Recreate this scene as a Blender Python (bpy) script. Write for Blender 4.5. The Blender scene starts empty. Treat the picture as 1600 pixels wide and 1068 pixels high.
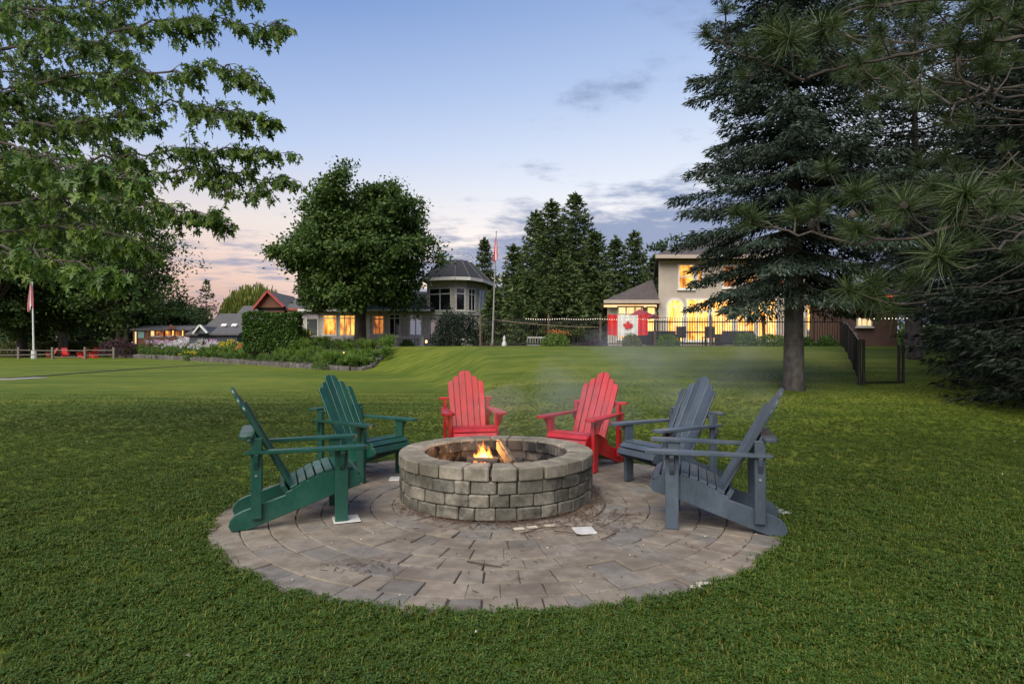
import bpy, bmesh, math, random
import numpy as np
from mathutils import Vector, Matrix
R = math.radians
random.seed(7)
rng = np.random.default_rng(7)
S = bpy.context.scene
COL = S.collection

# ------------------------------------------------------------------ camera
CAM_H = 1.35
cam_d = bpy.data.cameras.new('camera'); cam = bpy.data.objects.new('camera', cam_d); COL.objects.link(cam)
cam.location = (0, 0, CAM_H); cam.rotation_euler = (R(90), 0, 0)
cam_d.sensor_width = 36; cam_d.lens = 21.375; cam_d.shift_y = 0.0044
cam_d.clip_start = .05; cam_d.clip_end = 3000
S.camera = cam

# ------------------------------------------------------------------ sky and sun
SUN_EL, SUN_AZ = 47.0, 204.0     # broad afterglow, high behind the viewer; azimuth clockwise from +Y
w = bpy.data.worlds.new('World'); S.world = w; w.use_nodes = True
nt = w.node_tree; nt.nodes.clear()
def N(nt, t, **kw):
    n = nt.nodes.new(t)
    for k, v in kw.items(): setattr(n, k, v)
    return n
def L(nt, a, b): nt.links.new(a, b)
def ramp(nt, stops, interp='LINEAR'):
    n = N(nt, 'ShaderNodeValToRGB'); e = n.color_ramp; e.interpolation = interp
    while len(e.elements) < len(stops): e.elements.new(.5)
    for el, (p, c) in zip(e.elements, stops):
        el.position = p; el.color = (*c, 1) if len(c) == 3 else c
    return n
def mth(nt, op, a, b=None, c=None, clamp=False):
    n = N(nt, 'ShaderNodeMath', operation=op); n.use_clamp = clamp
    for i, v in enumerate((a, b, c)):
        if v is None: continue
        if isinstance(v, (int, float)): n.inputs[i].default_value = v
        else: L(nt, v, n.inputs[i])
    return n.outputs[0]
def mixc(nt, f, a, b, mode='MIX'):
    n = N(nt, 'ShaderNodeMix', data_type='RGBA', blend_type=mode)
    for i, v in ((0, f), (6, a), (7, b)):
        if isinstance(v, (int, float)): n.inputs[i].default_value = v
        elif isinstance(v, tuple): n.inputs[i].default_value = (*v, 1)
        else: L(nt, v, n.inputs[i])
    return n.outputs[2]
tc = N(nt, 'ShaderNodeTexCoord')
nrm = N(nt, 'ShaderNodeVectorMath', operation='NORMALIZE'); L(nt, tc.outputs['Generated'], nrm.inputs[0])
sx = N(nt, 'ShaderNodeSeparateXYZ'); L(nt, nrm.outputs[0], sx.inputs[0])
zz = mth(nt, 'MAXIMUM', sx.outputs[2], 0.0)
# twilight arch: a cool side with the rosy belt low down, and a bright creamy side
cool = ramp(nt, [(0, (.22, .17, .215)), (.055, (.38, .225, .215)), (.11, (.62, .42, .345)), (.19, (.60, .53, .50)), (.30, (.34, .43, .63)), (.48, (.13, .225, .47)), (1, (.06, .12, .30))])
warm = ramp(nt, [(0, (.60, .46, .36)), (.06, (.78, .63, .50)), (.14, (.86, .76, .68)), (.25, (.62, .65, .71)), (.38, (.38, .47, .65)), (.55, (.18, .28, .51)), (1, (.07, .13, .32))])
L(nt, zz, cool.inputs[0]); L(nt, zz, warm.inputs[0])
az = math.radians(38)
dt = N(nt, 'ShaderNodeVectorMath', operation='DOT_PRODUCT'); L(nt, nrm.outputs[0], dt.inputs[0]); dt.inputs[1].default_value = (math.sin(az), math.cos(az), 0)
f_az = N(nt, 'ShaderNodeMapRange', interpolation_type='SMOOTHSTEP'); L(nt, dt.outputs['Value'], f_az.inputs[0])
f_az.inputs[1].default_value = .25; f_az.inputs[2].default_value = 1.0
grad = mixc(nt, f_az.outputs[0], cool.outputs[0], warm.outputs[0])
# thin streaky cloud deck
den = mth(nt, 'ADD', zz, .035)
cx = mth(nt, 'DIVIDE', sx.outputs[0], den); cy = mth(nt, 'DIVIDE', sx.outputs[1], den)
cv = N(nt, 'ShaderNodeCombineXYZ'); L(nt, cx, cv.inputs[0]); L(nt, cy, cv.inputs[1])
n1 = N(nt, 'ShaderNodeTexNoise'); n1.inputs['Scale'].default_value = .62; n1.inputs['Detail'].default_value = 3; n1.inputs['Roughness'].default_value = .5
n2 = N(nt, 'ShaderNodeTexNoise'); n2.inputs['Scale'].default_value = 2.6; n2.inputs['Detail'].default_value = 6; n2.inputs['Roughness'].default_value = .62
L(nt, cv.outputs[0], n1.inputs['Vector']); L(nt, cv.outputs[0], n2.inputs['Vector'])
cover = N(nt, 'ShaderNodeMapRange'); L(nt, sx.outputs[0], cover.inputs[0])     # more cloud towards the bright side
cover.inputs[1].default_value = -.40; cover.inputs[2].default_value = .30; cover.inputs[3].default_value = -.20; cover.inputs[4].default_value = .12
low = N(nt, 'ShaderNodeMapRange'); L(nt, zz, low.inputs[0]); low.inputs[1].default_value = .15; low.inputs[2].default_value = .30; low.inputs[3].default_value = .20; low.inputs[4].default_value = -.085
cs = mth(nt, 'ADD', mth(nt, 'MULTIPLY', n1.outputs[0], .62), mth(nt, 'MULTIPLY', n2.outputs[0], .58))
cs = mth(nt, 'ADD', mth(nt, 'ADD', cs, cover.outputs[0]), low.outputs[0])
cm = N(nt, 'ShaderNodeMapRange', interpolation_type='SMOOTHSTEP'); L(nt, cs, cm.inputs[0]); cm.inputs[1].default_value = .60; cm.inputs[2].default_value = .78
ccol = mixc(nt, f_az.outputs[0], (.25, .26, .35), (.13, .19, .34))
sky_c = mixc(nt, mth(nt, 'MULTIPLY', cm.outputs[0], .85), grad, ccol)
bg1 = N(nt, 'ShaderNodeBackground'); L(nt, sky_c, bg1.inputs[0]); bg1.inputs[1].default_value = .95
ns = N(nt, 'ShaderNodeTexSky', sky_type='NISHITA'); ns.sun_disc = False
ns.sun_elevation = R(SUN_EL); ns.sun_rotation = R(SUN_AZ); ns.air_density = 1.0; ns.dust_density = .6
bg2 = N(nt, 'ShaderNodeBackground'); L(nt, ns.outputs[0], bg2.inputs[0]); bg2.inputs[1].default_value = .05
ad = N(nt, 'ShaderNodeMixShader'); ad.inputs[0].default_value = .06; L(nt, bg1.outputs[0], ad.inputs[1]); L(nt, bg2.outputs[0], ad.inputs[2])
wo = N(nt, 'ShaderNodeOutputWorld'); L(nt, ad.outputs[0], wo.inputs[0])

# afterglow: a very broad, weak sun
sd = bpy.data.lights.new('sun', 'SUN'); sun = bpy.data.objects.new('sun', sd); COL.objects.link(sun)
sd.energy = 3.5; sd.angle = R(55); sd.color = (1.0, .93, .80)
SE, SA = SUN_EL, SUN_AZ
sun.rotation_euler = Vector((math.sin(R(SA))*math.cos(R(SE)), math.cos(R(SA))*math.cos(R(SE)), math.sin(R(SE)))).to_track_quat('Z', 'Y').to_euler()

S.view_settings.view_transform = 'Standard'; S.view_settings.look = 'None'
S.view_settings.exposure = .62; S.view_settings.gamma = 1; S.view_settings.use_curve_mapping = False
cy_ = S.cycles
cy_.max_bounces = 6; cy_.diffuse_bounces = 3; cy_.glossy_bounces = 3; cy_.transmission_bounces = 4; cy_.transparent_max_bounces = 10; cy_.volume_bounces = 0
cy_.use_denoising = True
try: cy_.denoiser = 'OPENIMAGEDENOISE'
except Exception: pass
cy_.caustics_reflective = False; cy_.caustics_refractive = False

# ------------------------------------------------------------------ helpers
def P(px, py, Y):
    "a point seen at photo pixel (px,py) standing Y metres ahead"
    return Vector(((px-800)/950*Y, Y, CAM_H-(py-541)/950*Y))
OFF = {}
def off(p): return OFF.get(p.name, Vector((0, 0, 0))) if p else Vector((0, 0, 0))
def props(o, label=None, cat=None, group=None, kind=None):
    if label: o['label'] = label
    if cat: o['category'] = cat
    if group: o['group'] = group
    if kind: o['kind'] = kind
    return o
def empty(name, loc, label, cat, group=None):
    o = bpy.data.objects.new(name, None); COL.objects.link(o); o.location = loc; o.empty_display_size = .2
    OFF[o.name] = Vector(loc); return props(o, label, cat, group)
def link_mesh(name, me, m=None, parent=None, mats=None):
    o = bpy.data.objects.new(name, me); COL.objects.link(o)
    for x in (mats or ([m] if m else [])): me.materials.append(x)
    if parent: o.parent = parent; OFF[o.name] = off(parent)
    return o
class MB:
    "collects shapes in world coordinates (or the parent's own, before it is moved)"
    def __init__(s): s.v = []; s.f = []; s.mi = []
    def add(s, vs, fs, mi=0):
        b = len(s.v); s.v += [tuple(v) for v in vs]; s.f += [tuple(i+b for i in f) for f in fs]; s.mi += [mi]*len(fs)
    def box(s, x0, x1, y0, y1, z0, z1, mi=0):
        s.add([(x0,y0,z0),(x1,y0,z0),(x1,y1,z0),(x0,y1,z0),(x0,y0,z1),(x1,y0,z1),(x1,y1,z1),(x0,y1,z1)],
              [(0,3,2,1),(4,5,6,7),(0,1,5,4),(1,2,6,5),(2,3,7,6),(3,0,4,7)], mi); return s
    def obox(s, c, ax, ay, az, mi=0):
        c = Vector(c); vs = []
        for k in (-1, 1):
            for a, b in ((-1,-1),(1,-1),(1,1),(-1,1)): vs.append(c+ax*a+ay*b+az*k)
        s.add(vs, [(0,3,2,1),(4,5,6,7),(0,1,5,4),(1,2,6,5),(2,3,7,6),(3,0,4,7)], mi); return s
    def prism(s, poly, axis, a0, a1, mi=0):
        "polygon extruded along an axis; poly in the two other axes in xyz order"
        n = len(poly); vs = []
        for a in (a0, a1):
            for p in poly:
                q = list(p); q.insert(axis, a); vs.append(q)
        s.add(vs, [tuple(range(n-1, -1, -1)), tuple(range(n, 2*n))]+[(i, (i+1) % n, n+(i+1) % n, n+i) for i in range(n)], mi); return s
    def tube(s, pts, rads, n=6, mi=0, cap=True):
        pts = [Vector(p) for p in pts]
        if isinstance(rads, (int, float)): rads = [rads]*len(pts)
        b = len(s.v); ref = None
        for i, p in enumerate(pts):
            d = (pts[min(i+1, len(pts)-1)]-pts[max(i-1, 0)])
            if d.length < 1e-9: d = Vector((0, 0, 1))
            d.normalize()
            if ref is None: ref = Vector((1, 0, 0)) if abs(d.x) < .8 else Vector((0, 1, 0))
            u = d.cross(ref).normalized(); v = d.cross(u).normalized(); ref = -v.cross(d) if False else ref
            for k in range(n):
                a = 2*math.pi*k/n; s.v.append(tuple(p+(u*math.cos(a)+v*math.sin(a))*rads[i]))
        m = len(pts)
        for i in range(m-1):
            for k in range(n):
                s.f.append((b+i*n+k, b+i*n+(k+1) % n, b+(i+1)*n+(k+1) % n, b+(i+1)*n+k)); s.mi.append(mi)
        if cap:
            s.f.append(tuple(b+k for k in range(n-1, -1, -1))); s.f.append(tuple(b+(m-1)*n+k for k in range(n))); s.mi += [mi, mi]
        return s
    def lathe(s, c, prof, n=12, mi=0):
        c = Vector(c); b = len(s.v)
        for r, z in prof:
            for k in range(n):
                a = 2*math.pi*k/n; s.v.append((c.x+r*math.cos(a), c.y+r*math.sin(a), c.z+z))
        for i in range(len(prof)-1):
            for k in range(n):
                s.f.append((b+i*n+k, b+i*n+(k+1) % n, b+(i+1)*n+(k+1) % n, b+(i+1)*n+k)); s.mi.append(mi)
        s.f.append(tuple(b+k for k in range(n-1, -1, -1))); s.f.append(tuple(b+(len(prof)-1)*n+k for k in range(n))); s.mi += [mi, mi]
        return s
    def build(s, name, m=None, parent=None, bevel=0, smooth=False, mats=None, seg=1):
        o3 = off(parent)
        me = bpy.data.meshes.new(name)
        me.from_pydata([(x-o3.x, y-o3.y, z-o3.z) for x, y, z in s.v], [], s.f)
        if mats: me.polygons.foreach_set('material_index', s.mi)
        bm = bmesh.new(); bm.from_mesh(me)
        bmesh.ops.recalc_face_normals(bm, faces=bm.faces)
        if bevel: bmesh.ops.bevel(bm, geom=list(bm.edges), offset=bevel, segments=seg, affect='EDGES', clamp_overlap=True)
        if smooth:
            for f in bm.faces: f.smooth = True
        bm.to_mesh(me); bm.free()
        return link_mesh(name, me, m, parent, mats)
def fast_mesh(name, V, F, mats, parent=None, mat_idx=None):
    "numpy arrays to a mesh; F is (n,k)"
    V = np.asarray(V, dtype=np.float32).reshape(-1, 3); o3 = off(parent)
    if parent: V = V-np.array(o3, dtype=np.float32)
    F = np.asarray(F, dtype=np.int32); k = F.shape[1]
    me = bpy.data.meshes.new(name); me.vertices.add(len(V)); me.vertices.foreach_set('co', V.ravel())
    me.loops.add(F.size); me.loops.foreach_set('vertex_index', F.ravel())
    me.polygons.add(len(F)); me.polygons.foreach_set('loop_start', np.arange(0, F.size, k, dtype=np.int32))
    if mat_idx is not None: me.polygons.foreach_set('material_index', np.asarray(mat_idx, dtype=np.int32))
    me.update(calc_edges=True); me.validate()
    return link_mesh(name, me, None, parent, mats if isinstance(mats, list) else [mats])
def copy_tree(o, parent=None, mats=None):
    c = o.copy(); COL.objects.link(c)
    if parent: c.parent = parent
    for ch in list(o.children): copy_tree(ch, c)
    return c

# ------------------------------------------------------------------ materials
def new_mat(name):
    m = bpy.data.materials.new(name); m.use_nodes = True; nt = m.node_tree; nt.nodes.clear()
    o = N(nt, 'ShaderNodeOutputMaterial'); b = N(nt, 'ShaderNodeBsdfPrincipled'); L(nt, b.outputs[0], o.inputs[0])
    return m, nt, b, o
def coords(nt, scale=(1, 1, 1), which='Object'):
    t = N(nt, 'ShaderNodeTexCoord'); mp = N(nt, 'ShaderNodeMapping'); L(nt, t.outputs[which], mp.inputs[0]); mp.inputs['Scale'].default_value = scale
    return mp.outputs[0]
def noise(nt, vec, scale, detail=4, rough=.55):
    n = N(nt, 'ShaderNodeTexNoise'); n.inputs['Scale'].default_value = scale; n.inputs['Detail'].default_value = detail; n.inputs['Roughness'].default_value = rough
    L(nt, vec, n.inputs['Vector']); return n.outputs[0]
def bump(nt, b, h, strength, dist=.01):
    n = N(nt, 'ShaderNodeBump'); n.inputs['Strength'].default_value = strength; n.inputs['Distance'].default_value = dist
    L(nt, h, n.inputs['Height']); L(nt, n.outputs[0], b.inputs['Normal'])
def simple(name, c, c2=None, rough=.6, sc=6, bmp=0, stretch=(1, 1, 1), metal=0, spec=.5, bsc=None, lo=.35, hi=.65, var=0):
    m, nt, b, o = new_mat(name); b.inputs['Roughness'].default_value = rough; b.inputs['Metallic'].default_value = metal
    b.inputs['Specular IOR Level'].default_value = spec
    v = coords(nt, stretch); n = noise(nt, v, sc)
    r = ramp(nt, [(lo, c), (hi, c2 or tuple(x*.75 for x in c))]); L(nt, n, r.inputs[0]); colr = r.outputs[0]
    if var:
        oi = N(nt, 'ShaderNodeObjectInfo'); g = N(nt, 'ShaderNodeNewGeometry')
        rd = mth(nt, 'FRACT', mth(nt, 'ADD', oi.outputs['Random'], g.outputs['Random Per Island']))
        hv = N(nt, 'ShaderNodeHueSaturation'); L(nt, colr, hv.inputs['Color'])
        L(nt, mth(nt, 'ADD', mth(nt, 'MULTIPLY', rd, 2*var), 1-var), hv.inputs['Value']); colr = hv.outputs[0]
    L(nt, colr, b.inputs['Base Color'])
    if bmp: bump(nt, b, noise(nt, v, bsc or sc*4, 5, .65), bmp)
    return m
def leafmat(name, c1, c2, c3=None, trans=.3, rough=.55, spec=.3, inst=False):
    "foliage: each leaf its own tint"
    m, nt, b, o = new_mat(name); b.inputs['Roughness'].default_value = rough; b.inputs['Specular IOR Level'].default_value = spec
    g = N(nt, 'ShaderNodeNewGeometry'); rd = g.outputs['Random Per Island']
    if inst:
        oi = N(nt, 'ShaderNodeObjectInfo'); rd = mth(nt, 'FRACT', mth(nt, 'ADD', rd, oi.outputs['Random']))
    r = ramp(nt, [(0, c1), (.6, c2), (1, c3 or c2)]); L(nt, rd, r.inputs[0])
    gp_ = N(nt, 'ShaderNodeNewGeometry').outputs['Position']; pn = noise(nt, gp_, .9, 4, .65) if inst else noise(nt, coords(nt), .9, 2); hv = N(nt, 'ShaderNodeHueSaturation'); L(nt, r.outputs[0], hv.inputs['Color'])
    L(nt, mth(nt, 'ADD', mth(nt, 'MULTIPLY', pn, .7), .65), hv.inputs['Value'])
    L(nt, hv.outputs[0], b.inputs['Base Color'])
    t = N(nt, 'ShaderNodeBsdfTranslucent'); L(nt, hv.outputs[0], t.inputs[0])
    mx = N(nt, 'ShaderNodeMixShader'); mx.inputs[0].default_value = trans
    L(nt, b.outputs[0], mx.inputs[1]); L(nt, t.outputs[0], mx.inputs[2]); L(nt, mx.outputs[0], o.inputs[0])
    return m
def glow(name, c1, c2, strength, sc=2.0, gloss=True):
    "a lit window or lamp: warm light, uneven like a furnished room"
    m, nt, b, o = new_mat(name)
    v = coords(nt, (1, 1, .7)); n = mth(nt, 'ADD', mth(nt, 'MULTIPLY', noise(nt, v, sc*1.4, 3), .6), mth(nt, 'MULTIPLY', noise(nt, coords(nt, (1, 1, .12)), sc*5, 2), .4)); r = ramp(nt, [(.34, tuple(x*.22 for x in c1)), (.45, c1), (.60, c2)]); L(nt, n, r.inputs[0])
    b.inputs['Base Color'].default_value = (.02, .02, .02, 1); b.inputs['Roughness'].default_value = .08
    L(nt, r.outputs[0], b.inputs['Emission Color']); b.inputs['Emission Strength'].default_value = strength
    return m
# ------------------------------------------------------------------ ground
PATIO_C = (-.11, 5.33); PATIO_R = 2.29; PIT_C = (-.145, 5.55)
U_K = np.array([-1.2, -.75, -.6, -.45, -.36, -.28, -.2, -.1, -.045, .08, .6, 1.2])
U_S = np.array([95, 88, 75, 62, 43, 38, 29, 17, 9.5, 8.0, 8.0, 8.0])
U_E = np.array([130, 120, 110, 85, 51, 48, 44, 35, 28.3, 27.2, 27.2, 27.2])
U_T = np.array([.1, .2, .4, .7, 1.25, 1.33, 1.35, 1.36, 1.36, 1.36, 1.36, 1.36])
def ground_z(x, y):
    x = np.asarray(x, float); y = np.asarray(y, float)
    yy = np.maximum(y, .5); u = np.clip(x/yy, -1.2, 1.2)
    s, e, t = np.interp(u, U_K, U_S), np.interp(u, U_K, U_E), np.interp(u, U_K, U_T)
    k = np.clip((yy-s)/(e-s), 0, 1); z = t*k*k*(3-2*k)
    z = z + .015*np.sin(x*.9+1)*np.sin(y*.7)*np.clip((np.hypot(x-PATIO_C[0], y-PATIO_C[1])-3)/3, 0, 1)
    d = np.hypot(x-PATIO_C[0], y-PATIO_C[1]); return np.where(d < PATIO_R-.02, -.045, z)
def gz(x, y): return float(ground_z(x, y))
M_LAWN, nt, b, o = new_mat('lawn_turf')
b.inputs['Roughness'].default_value = .8; b.inputs['Specular IOR Level'].default_value = .15
v = coords(nt); fine = noise(nt, v, 45, 6, .8); mid = noise(nt, v, 1.3, 4, .6); big = noise(nt, v, .16, 3)
vs = coords(nt, (.10, 1.0, 1)); streak = noise(nt, vs, 2.0, 6, .72)
vs2 = coords(nt, (.03, .42, 1)); streak2 = noise(nt, vs2, 1.5, 3, .5)
sy_ = N(nt, 'ShaderNodeSeparateXYZ'); L(nt, v, sy_.inputs[0])
stripe = mth(nt, 'SINE', mth(nt, 'ADD', mth(nt, 'MULTIPLY', sy_.outputs[1], 5.2), mth(nt, 'ADD', mth(nt, 'MULTIPLY', sy_.outputs[0], .35), mth(nt, 'MULTIPLY', big, 3.0))))
mid = mth(nt, 'ADD', mid, mth(nt, 'MULTIPLY', stripe, .09))
mixn = mth(nt, 'ADD', mth(nt, 'ADD', mth(nt, 'MULTIPLY', mid, .22), mth(nt, 'MULTIPLY', big, .28)), mth(nt, 'ADD', mth(nt, 'MULTIPLY', streak, .32), mth(nt, 'MULTIPLY', streak2, .18)))
r = ramp(nt, [(.40, (.052, .082, .007)), (.48, (.080, .112, .010)), (.54, (.115, .138, .015)), (.62, (.165, .168, .030))]); L(nt, mixn, r.inputs[0])
hv = N(nt, 'ShaderNodeHueSaturation'); L(nt, r.outputs[0], hv.inputs['Color']); L(nt, mth(nt, 'ADD', mth(nt, 'MULTIPLY', fine, 1.3), .38), hv.inputs['Value'])
L(nt, hv.outputs[0], b.inputs['Base Color']); bump(nt, b, fine, .6, .02)
xs = np.unique(np.concatenate([np.arange(-4, 4.01, .2), -np.geomspace(4, 500, 60), np.geomspace(4, 500, 60), np.arange(-70, -4, 1.5), np.arange(4, 22, .75)]))
ys = np.unique(np.concatenate([[-60, -20, -8, -3], np.arange(-1, 9.01, .2), np.arange(9, 35, .5), np.arange(35, 130, 2), np.geomspace(130, 900, 14)]))
X, Y = np.meshgrid(xs, ys); Z = ground_z(X, Y); nx, ny = len(xs), len(ys)
I = np.arange(nx*ny).reshape(ny, nx)
F = np.stack([I[:-1, :-1], I[:-1, 1:], I[1:, 1:], I[1:, :-1]], -1).reshape(-1, 4)
lawn = fast_mesh('lawn', np.stack([X, Y, Z], -1), F, M_LAWN); props(lawn, kind='structure')
for p in lawn.data.polygons: p.use_smooth = True

# ------------------------------------------------------------------ near grass, blades grown on the turf
def grass_object():
    V, Fq, cl, var = [], [], [], []
    gx = np.arange(-23, 23.01, .5); gy = np.arange(1.2, 23.01, .5)
    b0 = 0
    idx = {}
    for j, y in enumerate(gy):
        for i, x in enumerate(gx):
            idx[i, j] = len(V); V.append((x, y, gz(x, y) if math.hypot(x-PATIO_C[0], y-PATIO_C[1]) > PATIO_R+.4 else 0.0)); cl.append(0); var.append(0)
    dens = []
    for (x, y, z) in V:
        d = math.hypot(x, y); t = 1750*math.exp(-max(d-2.2, 0)/2.9)+190
        if abs(x) > y*.93+1.2 or d < 1: t = 0
        dens.append(t*min(1, max(0, (22.5-y)/5)))
    for j in range(len(gy)-1):
        for i in range(len(gx)-1):
            q = (idx[i, j], idx[i+1, j], idx[i+1, j+1], idx[i, j+1])
            cx_, cy2 = (gx[i]+gx[i+1])/2, (gy[j]+gy[j+1])/2
            if abs(cx_) < cy2*.93+1.5: Fq.append((q[0], q[1], q[2])); Fq.append((q[0], q[2], q[3]))
    mi = [0]*len(Fq)
    for k in range(1, 7):                                   # six different tufts
        ox = 0.0
        for q in range(18):
            a = random.uniform(0, 6.28); r0 = random.uniform(0, .05); x, y = ox+r0*math.cos(a), r0*math.sin(a)
            a2 = random.uniform(0, 6.28); h = random.uniform(.016, .036); ln = random.uniform(.008, .030); wd = random.uniform(.0018, .0032)
            dx, dy = math.cos(a2), math.sin(a2); b_ = len(V)
            V += [(x-dy*wd, y+dx*wd, -.004), (x+dy*wd, y-dx*wd, -.004), (x+dx*ln*.45+dy*wd*.9, y+dy*ln*.45-dx*wd*.9, h*.65), (x+dx*ln*.45-dy*wd*.9, y+dy*ln*.45+dx*wd*.9, h*.65), (x+dx*ln, y+dy*ln, h)]
            Fq += [(b_, b_+1, b_+2), (b_, b_+2, b_+3), (b_+3, b_+2, b_+4)]; mi += [1]*3; cl += [1]*5; var += [k]*5; dens += [0]*5
        for q in range((2, 6, 3, 8, 4, 3)[k-1]):            # clover leaflets between the blades
            a = random.uniform(0, 6.28); r0 = random.uniform(0, .05); x, y = ox+r0*math.cos(a), r0*math.sin(a); h = random.uniform(.016, .03)
            for t in range(3):
                a3 = a+t*2.094; dx, dy = math.cos(a3), math.sin(a3); s_ = random.uniform(.007, .011); b_ = len(V); tl = random.uniform(-.004, .004)
                V += [(x, y, h), (x+dx*s_-dy*s_*.6, y+dy*s_+dx*s_*.6, h+.002+tl), (x+dx*s_*1.5, y+dy*s_*1.5, h+tl), (x+dx*s_+dy*s_*.6, y+dy*s_-dx*s_*.6, h+.002+tl)]
                Fq += [(b_, b_+1, b_+2), (b_, b_+2, b_+3)]; mi += [2]*2; cl += [1]*4; var += [k]*4; dens += [0]*4
    m1 = leafmat('grass_blade', (.040, .074, .006), (.078, .118, .011), (.19, .18, .038), trans=.35, rough=.5, spec=.25, inst=True)
    m2 = leafmat('clover_leaf', (.030, .072, .010), (.060, .116, .017), (.10, .15, .028), trans=.3, inst=True)
    ob = fast_mesh('grass', V, Fq, [M_LAWN, m1, m2], None, mi)
    me = ob.data
    for nm, tp, data in (('dens', 'FLOAT', dens), ('tuft', 'FLOAT', cl), ('variant', 'INT', var)):
        at = me.attributes.new(nm, tp, 'POINT'); at.data.foreach_set('value', np.array(data, dtype=np.float32 if tp == 'FLOAT' else np.int32))
    g = bpy.data.node_groups.new('grass_growth', 'GeometryNodeTree')
    g.interface.new_socket('Geometry', in_out='INPUT', socket_type='NodeSocketGeometry'); g.interface.new_socket('Geometry', in_out='OUTPUT', socket_type='NodeSocketGeometry')
    gi, go = N(g, 'NodeGroupInput'), N(g, 'NodeGroupOutput')
    def attr(nm, tp):
        n = N(g, 'GeometryNodeInputNamedAttribute', data_type=tp); n.inputs['Name'].default_value = nm; return n.outputs['Attribute']
    sel = N(g, 'FunctionNodeCompare', data_type='FLOAT', operation='GREATER_THAN'); L(g, attr('tuft', 'FLOAT'), sel.inputs[0]); sel.inputs[1].default_value = .5
    sp = N(g, 'GeometryNodeSeparateGeometry', domain='FACE'); L(g, gi.outputs[0], sp.inputs[0]); L(g, sel.outputs[0], sp.inputs[1])
    ds = N(g, 'GeometryNodeDistributePointsOnFaces'); L(g, sp.outputs['Inverted'], ds.inputs['Mesh'])
    L(g, attr('dens', 'FLOAT'), ds.inputs['Density']); ds.inputs['Seed'].default_value = 3
    pos = N(g, 'GeometryNodeInputPosition'); sub = N(g, 'ShaderNodeVectorMath', operation='DISTANCE')
    sxy = N(g, 'ShaderNodeVectorMath', operation='MULTIPLY'); L(g, pos.outputs[0], sxy.inputs[0]); sxy.inputs[1].default_value = (1, 1, 0)
    L(g, sxy.outputs[0], sub.inputs[0]); sub.inputs[1].default_value = (*PATIO_C, 0)
    gn = N(g, 'ShaderNodeTexNoise'); gn.inputs['Scale'].default_value = 3.0
    lim = N(g, 'ShaderNodeMath', operation='MULTIPLY_ADD'); L(g, gn.outputs[0], lim.inputs[0]); lim.inputs[1].default_value = .09; lim.inputs[2].default_value = PATIO_R-.07
    cmp_ = N(g, 'FunctionNodeCompare', data_type='FLOAT', operation='LESS_THAN'); L(g, sub.outputs['Value'], cmp_.inputs[0]); L(g, lim.outputs[0], cmp_.inputs[1])
    de = N(g, 'GeometryNodeDeleteGeometry', domain='POINT'); L(g, ds.outputs[0], de.inputs[0]); L(g, cmp_.outputs[0], de.inputs[1])
    si = N(g, 'GeometryNodeSplitToInstances', domain='FACE'); L(g, sp.outputs['Selection'], si.inputs[0]); L(g, attr('variant', 'INT'), si.inputs['Group ID'])
    # bring every tuft to the origin
    tr = N(g, 'GeometryNodeRealizeInstances')
    io = N(g, 'GeometryNodeInstanceOnPoints'); L(g, de.outputs[0], io.inputs['Points']); io.inputs['Pick Instance'].default_value = True
    rv = N(g, 'FunctionNodeRandomValue', data_type='FLOAT_VECTOR'); rv.inputs[0].default_value = (-.2, -.2, 0); rv.inputs[1].default_value = (.2, .2, 6.28)
    rs = N(g, 'FunctionNodeRandomValue', data_type='FLOAT'); rs.inputs[2].default_value = .65; rs.inputs[3].default_value = 1.25
    L(g, si.outputs[0], io.inputs['Instance']); L(g, rv.outputs[0], io.inputs['Rotation']); gn2 = N(g, 'ShaderNodeTexNoise'); gn2.inputs['Scale'].default_value = 1.6; gn2.inputs['Detail'].default_value = 4
    ms_ = N(g, 'ShaderNodeMath', operation='MULTIPLY_ADD'); L(g, gn2.outputs[0], ms_.inputs[0]); ms_.inputs[1].default_value = 1.5; ms_.inputs[2].default_value = .22
    ml_ = N(g, 'ShaderNodeMath', operation='MULTIPLY'); L(g, rs.outputs[1], ml_.inputs[0]); L(g, ms_.outputs[0], ml_.inputs[1]); py_ = N(g, 'ShaderNodeSeparateXYZ'); L(g, pos.outputs[0], py_.inputs[0]); mr_ = N(g, 'ShaderNodeMapRange'); L(g, py_.outputs[1], mr_.inputs[0])
    mr_.inputs[1].default_value = 5.5; mr_.inputs[2].default_value = 19; mr_.inputs[3].default_value = 1; mr_.inputs[4].default_value = .18
    mz_ = N(g, 'ShaderNodeMath', operation='MULTIPLY'); L(g, ml_.outputs[0], mz_.inputs[0]); L(g, mr_.outputs[0], mz_.inputs[1]); L(g, mz_.outputs[0], io.inputs['Scale'])
    g.nodes.remove(tr)
    L(g, io.outputs[0], go.inputs[0])
    md = ob.modifiers.new('growth', 'NODES'); md.node_group = g
    return props(ob, 'short green mown grass mixed with clover around the paved circle', 'grass', kind='stuff')
grass_object()
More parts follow.
